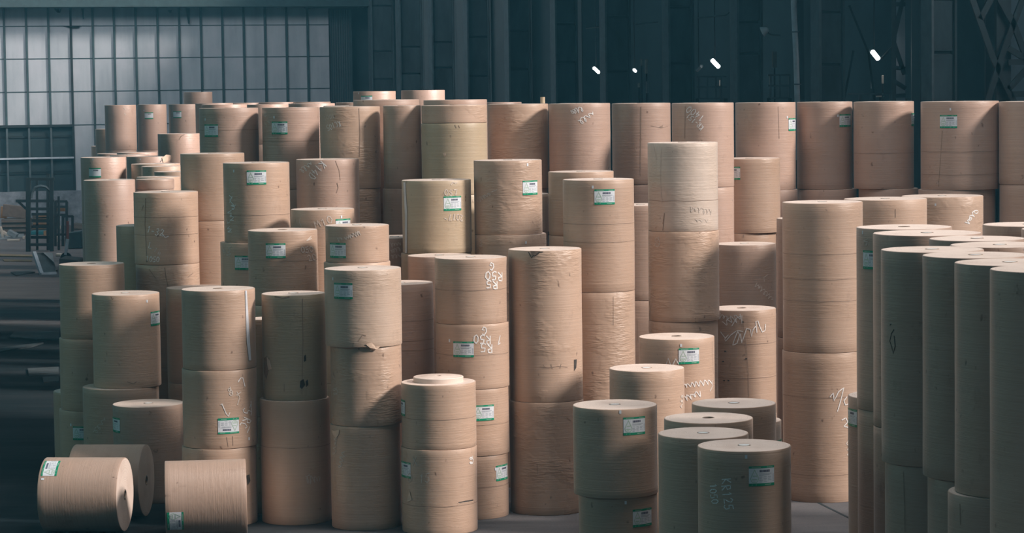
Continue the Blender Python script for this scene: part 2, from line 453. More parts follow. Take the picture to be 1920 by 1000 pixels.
o = mesh_obj('shade_ceiling', bm, VOID); o.matrix_world = frame(cm); structure(o)  # unseen aisle roof added to keep the bay behind the columns dark

# column row between the hall and the dark aisle
COLX = [723, 776, 836, 902, 979, 1066, 1162, 1280, 1408, 1561, 1770]
ORD = ['first and farthest', 'second', 'third', 'fourth', 'fifth', 'sixth', 'seventh', 'eighth', 'ninth', 'tenth', 'eleventh and nearest']
for q, x in enumerate(COLX):
    p = colpos(x)
    t = thing('building_column', 'dark panelled building column, %s from the left in the row' % ORD[q], 'column', frame(p))
    wd = (40 if q < 6 else 46) * p.y / 4800 / .95
    HT = 19.0
    zs = [0, 2.2, 5.4, 8.0 + .25 * (q % 3), 9.6 + .12 * q % .9, 12.2 + .2 * (q % 2), 15.5, HT]
    for za, zb2 in zip(zs, zs[1:]):
        bm = bmesh.new(); add_box(bm, (0, .3, (za + zb2) / 2), wd * .92, .6, zb2 - za - .09, bevel=.04)
        mesh_obj('column_panel', bm, COLM, t)
    bm = bmesh.new(); add_box(bm, (0, .35, HT / 2), wd * .84, .5, HT); mesh_obj('column_core', bm, DARKSTEEL, t)
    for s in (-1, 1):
        bm = bmesh.new(); add_box(bm, (s * wd * .49, .25, HT / 2), .08, .75, HT); mesh_obj('column_flange', bm, COLF if s < 0 else COLM, t)  # left flange paler: the lit column edge put into its colour
# sheeting in the far bays, and pale sheeting behind the nearest ones
for q in range(5):
    a, b2 = colpos(COLX[q] + 16), colpos(COLX[q + 1] - 12)
    slab('wall_right_%d' % (q + 2), a + CV * .7 + DV * 1.6, a + CV * .7 + DV * .1 + CV * ((b2 - a).length * .42), 0, 12.6 + .3 * q, INFILL, .15)
def strip(name, x0, x1, back, mat, z1=16.0):
    Y = colpos((x0 + x1) / 2).y + back
    a = Vector(((x0 - 960) / 4800 * Y, Y, 0)); b2 = Vector(((x1 - 960) / 4800 * Y, Y, 0))
    return slab(name, a, b2, 0, z1, mat, .12)
strip('wall_right_7', 1676, 1700, 7, LIGHTSHEET); strip('wall_right_8', 1886, 1940, 5, LIGHTSHEET); strip('wall_right_9', 1509, 1531, 4, INFILL)
strip('wall_right_10', 1712, 1735, 6, INFILL); strip('wall_right_11', 1850, 1872, 5, INFILL)

# lattice bracing
def brace(name, label, segs, Y, w=.16, cat='steel brace', mat=None):
    pts = [[at_depth(x, y, Y) for (x, y) in s] for s in segs]
    o0 = pts[0][0].copy()
    t = thing(name, label, cat, Matrix.Translation(o0))
    for s in pts:
        for a, b3 in zip(s, s[1:]):
            bm = bmesh.new(); add_bar(bm, a - o0, b3 - o0, w, w)
            mesh_obj('brace_bar', bm, mat or DARKSTEEL, t)
    return t
Yb = colpos(1700).y
brace('cross_brace', 'dark steel lattice brace left of the eleventh column', [[(1695, -12), (1677, 66), (1676, 80), (1696, 140)], [(1677, 8), (1697, 8)], [(1677, 127), (1697, 129)], [(1676, 152), (1698, 166)], [(1678, 180), (1698, 179)], [(1676, -10), (1676, 230)]], Yb - 1, .13)
brace('cross_brace', 'dark steel lattice brace at the far right edge', [[(1864, -20), (1900, 44), (1925, 110)], [(1921, -10), (1900, 44), (1880, 100), (1848, 200)], [(1890, 90), (1925, 112)], [(1890, 117), (1925, 116)], [(1890, 168), (1925, 130)], [(1896, 177), (1930, 176)], [(1820, -10), (1862, 110), (1905, 200)], [(1862, -10), (1838, 36)]], colpos(1880).y - 1.5, .17)
brace('steel_upright', 'dark steel upright beside the right lattice brace', [[(1880, -20), (1880, 260)]], colpos(1880).y - 1.2, .42, 'steel upright')
brace('steel_upright', 'dark steel upright left of the eleventh column', [[(1736, -20), (1737, 260)]], colpos(1740).y + 1, .35, 'steel upright')
brace('steel_upright', 'dark steel upright right of the tenth column', [[(1500, -20), (1503, 260)]], colpos(1500).y + 2, .22, 'steel upright')
brace('steel_upright', 'thin steel upright right of the sixth column', [[(1205, -20), (1252, -20)], [(1248, -20), (1248, 260)]], colpos(1240).y + 3, .3, 'steel upright')
brace('steel_upright', 'slanting steel bar above the rightmost lamp', [[(1592, 10), (1628, 98), (1640, 190)], [(1679, 82), (1653, 110)], [(1600, 95), (1582, 190)]], colpos(1640).y + 4, .07, 'steel bar')
p = colpos(1490)
t = thing('downpipe', 'pale vertical pipe standing before the dark aisle', 'pipe', Matrix.Translation(p))
o0 = p; bm = bmesh.new()
add_tube(bm, [at_depth(x, y, p.y) - o0 for x, y in ((1487, -30), (1489, 30), (1493, 110), (1495, 190), (1496, 300))], .10, 12); mesh_obj('pipe_body', bm, PIPE, t, True)
bm = bmesh.new()
for yy in (60, 158): add_tube(bm, [at_depth(1490 + (yy - 30) * .04, yy - 1, p.y) - o0, at_depth(1490 + (yy - 30) * .04, yy + 1, p.y) - o0], .14, 12)
mesh_obj('pipe_collar', bm, COLF, t)

# lamps in the aisle
def lamp(x0, y0, x1, y1, wpx, back, label, lit=True, power=14):
    Y = colpos((x0 + x1) / 2).y + back
    a, b3 = at_depth(x0, y0, Y), at_depth(x1, y1, Y + .25)
    t = thing('flood_lamp', label, 'lamp', Matrix.Translation((a + b3) / 2)); o0 = (a + b3) / 2
    w = wpx * Y / 4800
    bm = bmesh.new(); add_tube(bm, [a - o0, b3 - o0], w / 2, 14); mesh_obj('lamp_tube', bm, LAMPW if lit else GALV, t, True)
    d = (b3 - a).normalized(); bm = bmesh.new()
    add_bar(bm, a - o0 + Vector((0, .09 + w / 2, .02)) - d * .05, b3 - o0 + Vector((0, .09 + w / 2, .02)) + d * .05, w * 1.2, .08); mesh_obj('lamp_housing', bm, COLF, t)
    bm = bmesh.new(); add_tube(bm, [Vector((0, .12, .0)), Vector((0, .3, .25)), Vector((0, .3, 9.0))], .025); mesh_obj('lamp_hanger', bm, DARKSTEEL, t)
    if lit:
        l = bpy.data.lights.new('lamp_glow', 'POINT'); l.energy = power; l.shadow_soft_size = .25; l.color = (1, .97, .93)
        lo = bpy.data.objects.new('lamp_glow', l); COL.objects.link(lo); lo.location = o0 + Vector((0, -.5, -.1))
lamp(1113.5, 127.5, 1123, 136, 5.5, 5, 'lit tube lamp left of the seventh column')
lamp(1335.5, 113, 1347.5, 125.5, 7.5, 5, 'lit tube lamp between the eighth and ninth columns')
lamp(1636, 97, 1646.5, 110, 8.5, 5, 'brightest lit tube lamp, right of the tenth column')
lamp(1189, 131, 1191.5, 133.5, 5, 9, 'small distant lit lamp right of the seventh column', True, 4)
lamp(1315, 125, 1307, 133, 5, 4, 'unlit tube lamp right of the eighth column', False)
Y = colpos(1435).y + 1.0
p = at_depth(1435, 57, Y)
t = thing('lamp_shade_fitting', 'small unlit white lamp shade on an arm by the ninth column', 'lamp', Matrix.Translation(p))
bm = bmesh.new(); lathe(bm, [(.05, .12), (.09, .1), (.2, -.12), (.19, -.12), (.08, .08)], 20); o = mesh_obj('lamp_shade', bm, SHADE, t, True); o.rotation_euler = (.3, 1.1, 0)
bm = bmesh.new(); add_tube(bm, [at_depth(1439, 62, Y) - p, at_depth(1446, 65, Y) - p, at_depth(1463, 66, Y) - p], .03); add_tube(bm, [at_depth(1439, 62, Y) - p, Vector((0, 0, 0))], .02); mesh_obj('lamp_arm', bm, COLF, t)
# cables
for lab, pts, back in (('cable sagging left of the seventh column', [(1098, 53), (1115, 51), (1136, 50)], 2), ('cable between the seventh and eighth columns', [(1192, 45), (1210, 43), (1234, 41)], 2), ('cable rising between the eighth and ninth columns', [(1306, 34), (1335, 31), (1362, 28), (1374, 16), (1386, 14), (1406, 24)], -1.5)):
    Y = colpos(pts[0][0]).y + back; q = [at_depth(x, y, Y) for x, y in pts]
    t = thing('overhead_cable', 'thin overhead ' + lab, 'cable', Matrix.Translation(q[0]))
    bm = bmesh.new(); add_tube(bm, [a - q[0] for a in q], .03); mesh_obj('cable_run', bm, COLF, t)
# railings of the gallery in the aisle
def railing(x0, x1, ytop, ybot, xs, back, label, ymid=None):
    Y = colpos((x0 + x1) / 2).y + back; o0 = at_depth(x0, ybot, Y)
    t = thing('gallery_railing', label, 'railing', Matrix.Translation(o0))
    for yy in [ytop, ybot] + ([ymid] if ymid else []):
        bm = bmesh.new(); add_bar(bm, at_depth(x0, yy, Y) - o0, at_depth(x1, yy, Y) - o0, .06); mesh_obj('rail', bm, COLF, t)
    for x in xs:
        bm = bmesh.new(); add_bar(bm, at_depth(x, ytop, Y) - o0, at_depth(x, ybot, Y) - o0, .07); mesh_obj('post', bm, COLF, t)
    # bracket down to the floor
    for x in (x0 + 1, x1 - 1):
        g = at_depth(x, ybot, Y) - o0; bm = bmesh.new(); add_bar(bm, g, Vector((g.x, g.y, -o0.z)), .12); mesh_obj('support_post', bm, DARKSTEEL, t)
railing(1306, 1362, 144, 185, (1310, 1326, 1342, 1352), 3, 'steel gallery railing under the lamp by the ninth column', 163)
railing(1440, 1482, 141, 184, (1445, 1462, 1480), 3, 'steel gallery railing right of the ninth column', 161)
railing(1590, 1672, 176, 190, (1612, 1633, 1670), 3, 'steel gallery railing under the brightest lamp')
railing(1012, 1040, 172, 192, (1014, 1035), 3, 'steel gallery railing left of the sixth column')
# boxes and posts standing on the galleries
for q, (x, y, w, h, lab, mt) in enumerate(((1351, 156, 5, 11, 'pale box on the gallery under the ninth column lamp', PALE), (1212, 125, 5, 26, 'pale leaning post seen past the seventh column', PALE), (1214, 164, 5, 22, 'lower pale post seen past the seventh column', GALV), (1203, 117, 3, 12, 'short pale stub left of the leaning post', PALE), (1452, 112, 8, 30, 'dim brown cabinet right of the ninth column', BOARD),
                                            (1198, 160, 4, 8, 'small pale parcel hanging past the seventh column', PALE), (1655, 149, 4, 16, 'pale chain hanging under the brightest lamp', PALE), (1650, 181, 14, 2.5, 'pale bar on the railing under the brightest lamp', PALE), (1634, 154, 2.5, 24, 'grey rod below the brightest lamp', GALV), (1444, 152, 3, 22, 'pale chain right of the ninth column', PALE), (1129, 160, 3, 16, 'pale post under the seventh column lamp', GALV))):
    Y = colpos(x).y + 6; p = at_depth(x, y, Y); s = Y / 4800
    t = thing('gallery_item', lab, 'stored item', Matrix.Translation(p))
    bm = bmesh.new(); add_box(bm, (0, 0, 0), w * s, min(w * s, .5), h * s, bevel=.02); mesh_obj('item_body', bm, mt, t)
    bm = bmesh.new(); add_bar(bm, (0, 0, -h * s / 2), (0, 0, -p.z), .06); mesh_obj('support_post', bm, DARKSTEEL, t)

# ---- paper rolls: (x, y, radius, bottom, top) of each roll of a stack, top roll first
ROLLS = {
 'A1': (3, [(-4.972, 43.154, 0.618, 2.641, 3.98), (-4.982, 43.153, 0.628, 1.323, 2.641), (-5.01, 43.15, 0.629, 0.0, 1.323)]),
 'A2': (2, [(-3.709, 43.229, 0.54, 2.1, 3.88), (-3.721, 43.228, 0.591, 0.0, 2.1)]),
 'A3': (3, [(-2.491, 42.606, 0.639, 3.054, 4.335), (-2.462, 42.608, 0.594, 1.734, 3.054), (-2.496, 42.606, 0.584, 0.0, 1.734)]),
 'A4': (2, [(-1.242, 42.097, 0.617, 1.405, 2.472), (-1.25, 42.096, 0.627, 0.0, 1.405)]),
 'A5': (4, [(-0.703, 43.56, 0.614, 3.326, 4.432), (-0.689, 43.561, 0.626, 2.224, 3.326), (-0.707, 43.56, 0.625, 1.082, 2.224), (-0.728, 43.56, 0.622, 0.0, 1.082)]),
 'A6': (2, [(0.567, 43.913, 0.628, 1.94, 4.538), (0.563, 43.913, 0.64, 0.0, 1.94)]),
 'A7': (2, [(1.535, 44.974, 0.625, 3.726, 5.682), (1.53, 44.974, 0.625, 1.75, 3.726), (1.53, 44.974, 0.625, 0.0, 1.75)]),
 'A8': (1, [(2.76, 42.987, 0.635, 1.543, 3.085), (2.76, 42.987, 0.635, 0.0, 1.543)]),
 'A9': (1, [(2.175, 41.525, 0.61, 0.0, 2.717)]),
 'C1': (2, [(1.5, 37.775, 0.625, 1.265, 2.584), (1.53, 37.774, 0.583, 0.0, 1.265)]),
 'C2': (1, [(3.259, 37.703, 0.622, 0.0, 2.593)]),
 'C3': (1, [(2.784, 36.422, 0.636, 0.0, 2.542)]),
 'C4': (1, [(2.613, 35.144, 0.623, 0.0, 2.498)]),
 'C5': (1, [(3.07, 33.954, 0.621, 0.0, 2.485)]),
 'C6': (1, [(3.772, 41.724, 0.61, 0.0, 1.816)]),
 'A10': (3, [(3.075, 45.777, 0.625, 4.72, 6.292), (3.078, 45.777, 0.634, 3.112, 4.72), (3.059, 45.778, 0.621, 1.556, 3.112), (3.059, 45.778, 0.621, 0.0, 1.556)]),
 'A11': (2, [(4.904, 52.593, 0.624, 4.287, 5.805), (4.831, 52.6, 0.607, 2.143, 4.287), (4.831, 52.6, 0.607, 0.0, 2.143)]),
 'A15': (1, [(5.842, 50.279, 0.625, 2.34, 4.679), (5.842, 50.279, 0.625, 0.0, 2.34)]),
 'A12': (1, [(4.457, 48.928, 0.6, 2.137, 4.274), (4.457, 48.928, 0.6, 0.0, 2.137)]),
 'A13': (1, [(4.196, 46.715, 0.625, 1.3, 3.225), (4.196, 46.715, 0.625, 0.0, 1.3)]),
 'A14': (2, [(5.467, 44.933, 0.7, 2.625, 5.234), (5.453, 44.934, 0.7, 0.0, 2.625)]),
 'R0': (1, [(5.691, 38.298, 0.655, 0.0, 2.61)]),
 'R1': (2, [(5.607, 36.507, 0.677, 2.641, 5.239), (5.608, 36.507, 0.67, 0.0, 2.641)]),
 'R2': (1, [(5.642, 34.7, 0.73, 2.627, 5.254), (5.642, 34.7, 0.73, 0.0, 2.627)]),
 'R3': (2, [(5.13, 31.17, 0.621, 2.655, 5.256), (5.149, 31.167, 0.6, 0.0, 2.655)]),
 'R4': (1, [(6.078, 33.367, 0.62, 2.624, 5.249), (6.078, 33.367, 0.62, 0.0, 2.624)]),
 'R5': (1, [(6.108, 31.974, 0.616, 2.626, 5.251), (6.108, 31.974, 0.616, 0.0, 2.626)]),
 'R6': (2, [(5.436, 29.941, 0.617, 2.659, 5.262), (5.47, 29.934, 0.597, 0.0, 2.659)]),
 'R7': (2, [(5.589, 28.656, 0.615, 2.668, 5.261), (5.527, 28.668, 0.63, 0.0, 2.668)]),
 'R8': (1, [(5.753, 27.41, 0.614, 2.2, 5.271), (5.753, 27.41, 0.614, 0.0, 2.2)]),
 'F1': (1, [(7.53, 37.241, 0.659, 2.607, 5.214), (7.53, 37.241, 0.659, 0.0, 2.607)]),
 'F2': (1, [(7.822, 35.944, 0.641, 2.608, 5.216), (7.822, 35.944, 0.641, 0.0, 2.608)]),
 'E1': (1, [(6.998, 47.859, 0.77, 2.574, 5.147), (6.998, 47.859, 0.77, 0.0, 2.574)]),
 'E2': (1, [(8.373, 49.692, 0.785, 2.554, 5.108), (8.373, 49.692, 0.785, 0.0, 2.554)]),
 'B1': (2, [(0.163, 52.931, 0.625, 5.237, 6.977), (0.131, 52.931, 0.629, 2.618, 5.237), (0.131, 52.931, 0.629, 0.0, 2.618)]),
 'B2': (2, [(1.419, 52.304, 0.625, 5.277, 6.975), (1.416, 52.304, 0.632, 2.638, 5.277), (1.416, 52.304, 0.632, 0.0, 2.638)]),
 'B3': (2, [(2.799, 54.73, 0.625, 5.234, 6.95), (2.805, 54.73, 0.615, 2.617, 5.234), (2.805, 54.73, 0.615, 0.0, 2.617)]),
 'B4': (2, [(3.89, 51.763, 0.622, 5.264, 6.956), (3.893, 51.763, 0.613, 2.632, 5.264), (3.893, 51.763, 0.613, 0.0, 2.632)]),
 'B5': (2, [(5.357, 53.792, 0.628, 5.113, 6.938), (5.395, 53.788, 0.63, 2.557, 5.113), (5.395, 53.788, 0.63, 0.0, 2.557)]),
 'B6': (2, [(6.652, 54.252, 0.585, 5.089, 6.931), (6.702, 54.246, 0.617, 2.545, 5.089), (6.702, 54.246, 0.617, 0.0, 2.545)]),
 'B7': (2, [(7.798, 53.526, 0.625, 5.113, 6.925), (7.893, 53.512, 0.618, 2.557, 5.113), (7.893, 53.512, 0.618, 0.0, 2.557)]),
 'B8': (2, [(9.208, 52.51, 0.79, 5.12, 6.917), (9.15, 52.52, 0.779, 2.56, 5.12), (9.15, 52.52, 0.779, 0.0, 2.56)]),
 'B9': (2, [(10.639, 51.929, 0.725, 5.228, 6.901), (10.651, 51.927, 0.726, 2.614, 5.228), (10.651, 51.927, 0.726, 0.0, 2.614)]),
 'B0': (3, [(-1.101, 50.564, 0.648, 6.633, 6.985), (-1.106, 50.564, 0.649, 5.23, 6.633), (-1.119, 50.564, 0.653, 2.615, 5.23), (-1.119, 50.564, 0.653, 0.0, 2.615)]),
 'B0x': (1, [(-1.104, 51.887, 0.642, 4.723, 7.084), (-1.104, 51.887, 0.642, 2.361, 4.723), (-1.104, 51.887, 0.642, 0.0, 2.361)]),
 'T1': (1, [(-3.97, 75.296, 0.625, 4.858, 7.286), (-3.97, 75.296, 0.625, 2.429, 4.858), (-3.97, 75.296, 0.625, 0.0, 2.429)]),
 'T2': (1, [(-2.481, 73.4, 0.625, 4.865, 7.298), (-2.481, 73.4, 0.625, 2.433, 4.865), (-2.481, 73.4, 0.625, 0.0, 2.433)]),
 'K5': (1, [(-2.586, 53.661, 0.691, 4.731, 7.097), (-2.586, 53.661, 0.691, 2.366, 4.731), (-2.586, 53.661, 0.691, 0.0, 2.366)]),
 'Bm1': (2, [(-2.194, 52.068, 0.385, 5.302, 6.979), (-2.221, 52.067, 0.386, 2.651, 5.302), (-2.221, 52.067, 0.386, 0.0, 2.651)]),
 'Bm2': (2, [(-3.281, 52.52, 0.616, 5.297, 6.97), (-3.3, 52.518, 0.617, 2.648, 5.297), (-3.3, 52.518, 0.617, 0.0, 2.648)]),
 'S1': (2, [(-3.351, 54.779, 0.634, 5.324, 6.979), (-3.38, 54.777, 0.635, 2.662, 5.324), (-3.38, 54.777, 0.635, 0.0, 2.662)]),
 'Bm3': (2, [(-4.633, 54.148, 0.6, 5.24, 6.96), (-4.666, 54.145, 0.601, 2.62, 5.24), (-4.666, 54.145, 0.601, 0.0, 2.62)]),
 'Bm4': (2, [(-5.977, 54.5, 0.625, 5.244, 6.964), (-6.002, 54.498, 0.626, 2.622, 5.244), (-6.002, 54.498, 0.626, 0.0, 2.622)]),
 'K1': (1, [(-8.241, 74.036, 0.65, 4.641, 6.961), (-8.241, 74.036, 0.65, 2.32, 4.641), (-8.241, 74.036, 0.65, 0.0, 2.32)]),
 'K2': (2, [(-7.309, 77.441, 0.625, 5.734, 6.931), (-7.316, 77.44, 0.626, 3.823, 5.734), (-7.316, 77.44, 0.626, 1.911, 3.823), (-7.316, 77.44, 0.626, 0.0, 1.911)]),
 'K3': (1, [(-5.568, 72.102, 0.65, 4.645, 6.967), (-5.568, 72.102, 0.65, 2.322, 4.645), (-5.568, 72.102, 0.65, 0.0, 2.322)]),
 'K4': (1, [(-4.358, 73.707, 0.65, 4.649, 6.973), (-4.358, 73.707, 0.65, 2.324, 4.649), (-4.358, 73.707, 0.65, 0.0, 2.324)]),
 'J1': (1, [(-9.828, 85.267, 0.625, 4.644, 6.965), (-9.828, 85.267, 0.625, 2.322, 4.644), (-9.828, 85.267, 0.625, 0.0, 2.322)]),
 'J2': (1, [(-8.965, 86.787, 0.628, 4.637, 6.956), (-8.965, 86.787, 0.628, 2.319, 4.637), (-8.965, 86.787, 0.628, 0.0, 2.319)]),
 'J3': (1, [(-7.814, 86.226, 0.625, 4.647, 6.97), (-7.814, 86.226, 0.625, 2.323, 4.647), (-7.814, 86.226, 0.625, 0.0, 2.323)]),
 'J4': (1, [(-6.615, 85.79, 0.622, 4.644, 6.965), (-6.615, 85.79, 0.622, 2.322, 4.644), (-6.615, 85.79, 0.622, 0.0, 2.322)]),
 'U1': (1, [(-0.248, 82.371, 0.625, 4.593, 6.889), (-0.248, 82.371, 0.625, 2.296, 4.593), (-0.248, 82.371, 0.625, 0.0, 2.296)]),
 'G1': (2, [(-15.657, 103.103, 0.625, 5.07, 6.88), (-15.678, 103.1, 0.626, 2.535, 5.07), (-15.678, 103.1, 0.626, 0.0, 2.535)]),
 'G2': (2, [(-14.795, 105.99, 0.6, 4.992, 6.874), (-14.837, 105.984, 0.601, 2.496, 4.992), (-14.837, 105.984, 0.601, 0.0, 2.496)]),
 'G3': (2, [(-12.812, 101.036, 0.625, 5.082, 6.886), (-12.851, 101.031, 0.626, 2.541, 5.082), (-12.851, 101.031, 0.626, 0.0, 2.541)]),
 'G4': (1, [(-13.636, 112.225, 0.625, 4.913, 7.37), (-13.636, 112.225, 0.625, 2.457, 4.913), (-13.636, 112.225, 0.625, 0.0, 2.457)]),
 'H1': (1, [(-16.805, 107.955, 0.66, 3.91, 5.865), (-16.805, 107.955, 0.66, 1.955, 3.91), (-16.805, 107.955, 0.66, 0.0, 1.955)]),
 'H2': (1, [(-17.656, 112.149, 0.68, 2.536, 5.072), (-17.656, 112.149, 0.68, 0.0, 2.536)]),
 'V1': (1, [(-13.884, 89.764, 0.6, 2.618, 5.236), (-13.884, 89.764, 0.6, 0.0, 2.618)]),
 'V2': (1, [(-12.169, 83.487, 0.651, 2.702, 5.404), (-12.169, 83.487, 0.651, 0.0, 2.702)]),
 'V3': (1, [(-12.22, 82.182, 0.624, 2.679, 5.359), (-12.22, 82.182, 0.624, 0.0, 2.679)]),
 'V4': (1, [(-11.328, 84.466, 0.575, 2.631, 5.263), (-11.328, 84.466, 0.575, 0.0, 2.631)]),
 'L8': (1, [(-11.375, 71.544, 0.625, 3.699, 5.549), (-11.375, 71.544, 0.625, 1.85, 3.699), (-11.375, 71.544, 0.625, 0.0, 1.85)]),
 'L9': (1, [(-10.47, 74.21, 0.65, 3.661, 5.491), (-10.47, 74.21, 0.65, 1.83, 3.661), (-10.47, 74.21, 0.65, 0.0, 1.83)]),
 'L10': (1, [(-9.906, 71.474, 0.675, 2.674, 5.349), (-9.906, 71.474, 0.675, 0.0, 2.674)]),
 'L10b': (1, [(-9.467, 69.682, 0.575, 2.663, 5.327), (-9.467, 69.682, 0.575, 0.0, 2.663)]),
 'L11': (1, [(-8.877, 67.809, 0.56, 2.617, 5.234), (-8.877, 67.809, 0.56, 0.0, 2.617)]),
 'L12': (1, [(-8.949, 65.024, 0.55, 2.594, 5.189), (-8.949, 65.024, 0.55, 0.0, 2.594)]),
 'L7': (2, [(-8.878, 63.876, 0.475, 4.914, 5.171), (-8.891, 63.874, 0.474, 2.457, 4.914), (-8.891, 63.874, 0.474, 0.0, 2.457)]),
 'L6': (1, [(-9.876, 62.96, 0.625, 2.597, 5.195), (-9.876, 62.96, 0.625, 0.0, 2.597)]),
 'M0': (1, [(-9.854, 76.219, 0.625, 4.071, 6.107), (-9.854, 76.219, 0.625, 2.036, 4.071), (-9.854, 76.219, 0.625, 0.0, 2.036)]),
 'M1': (2, [(-5.906, 50.74, 0.629, 4.772, 6.093), (-5.913, 50.74, 0.63, 2.386, 4.772), (-5.913, 50.74, 0.63, 0.0, 2.386)]),
 'M2': (2, [(-4.78, 48.112, 0.62, 4.486, 5.97), (-4.842, 48.106, 0.639, 2.243, 4.486), (-4.842, 48.106, 0.639, 0.0, 2.243)]),
 'M3': (1, [(-3.647, 51.018, 0.625, 3.961, 5.942), (-3.647, 51.018, 0.625, 1.981, 3.961), (-3.647, 51.018, 0.625, 0.0, 1.981)]),
 'M4': (1, [(-3.491, 47.296, 0.585, 2.559, 5.119), (-3.491, 47.296, 0.585, 0.0, 2.559)]),
 'M5': (2, [(-4.129, 46.111, 0.625, 3.471, 4.804), (-4.138, 46.111, 0.629, 1.736, 3.471), (-4.138, 46.111, 0.629, 0.0, 1.736)]),
 'M6': (2, [(-2.729, 45.178, 0.561, 4.276, 4.922), (-2.739, 45.177, 0.588, 2.138, 4.276), (-2.739, 45.177, 0.588, 0.0, 2.138)]),
 'M7': (2, [(-1.372, 47.093, 0.637, 4.299, 5.636), (-1.393, 47.092, 0.648, 2.149, 4.299), (-1.393, 47.092, 0.648, 0.0, 2.149)]),
 'M7b': (1, [(-1.299, 45.844, 0.574, 2.163, 4.325), (-1.299, 45.844, 0.574, 0.0, 2.163)]),
 'M8': (1, [(-1.938, 44.308, 0.564, 1.978, 3.956), (-1.938, 44.308, 0.564, 0.0, 1.978)]),
 'M9': (2, [(-0.055, 47.09, 0.625, 4.626, 5.982), (-0.022, 47.09, 0.658, 2.313, 4.626), (-0.022, 47.09, 0.658, 0.0, 2.313)]),
 'M9x': (2, [(0.124, 49.386, 0.6, 4.526, 5.265), (0.096, 49.386, 0.582, 2.263, 4.526), (0.096, 49.386, 0.582, 0.0, 2.263)]),
 'M10': (2, [(1.338, 48.831, 0.623, 4.493, 5.7), (1.327, 48.831, 0.616, 2.246, 4.493), (1.327, 48.831, 0.616, 0.0, 2.246)]),
 'M11': (2, [(2.497, 49.392, 0.627, 3.211, 5.027), (2.484, 49.393, 0.624, 1.605, 3.211), (2.484, 49.393, 0.624, 0.0, 1.605)]),
 'L1': (3, [(-8.062, 49.002, 0.618, 2.638, 4.048), (-8.094, 48.997, 0.617, 1.264, 2.638), (-8.127, 48.992, 0.618, 0.0, 1.264)]),
 'L1x': (1, [(-8.46, 50.2, 0.607, 0.0, 1.47)]),
 'L2': (2, [(-7.204, 47.543, 0.625, 1.854, 3.586), (-7.332, 47.524, 0.705, 0.0, 1.854)]),
 'L3': (1, [(-6.561, 45.716, 0.64, 0.0, 1.735)]),
 'L4': (2, [(-6.712, 49.74, 0.621, 3.99, 5.381), (-6.704, 49.741, 0.614, 1.995, 3.99), (-6.704, 49.741, 0.614, 0.0, 1.995)]),
 'L5': (1, [(-7.232, 50.913, 0.633, 2.34, 4.68), (-7.232, 50.913, 0.633, 0.0, 2.34)]),
 'N1': (1, [(-5.982, 48.702, 0.621, 1.794, 3.589), (-5.982, 48.702, 0.621, 0.0, 1.794)]),
 'N3': (1, [(-4.26, 44.26, 0.35, 1.683, 3.366), (-4.26, 44.26, 0.35, 0.0, 1.683)]),
 'P1': (1, [(-2.2, 48.086, 0.601, 2.27, 4.54), (-2.2, 48.086, 0.601, 0.0, 2.27)]),
}
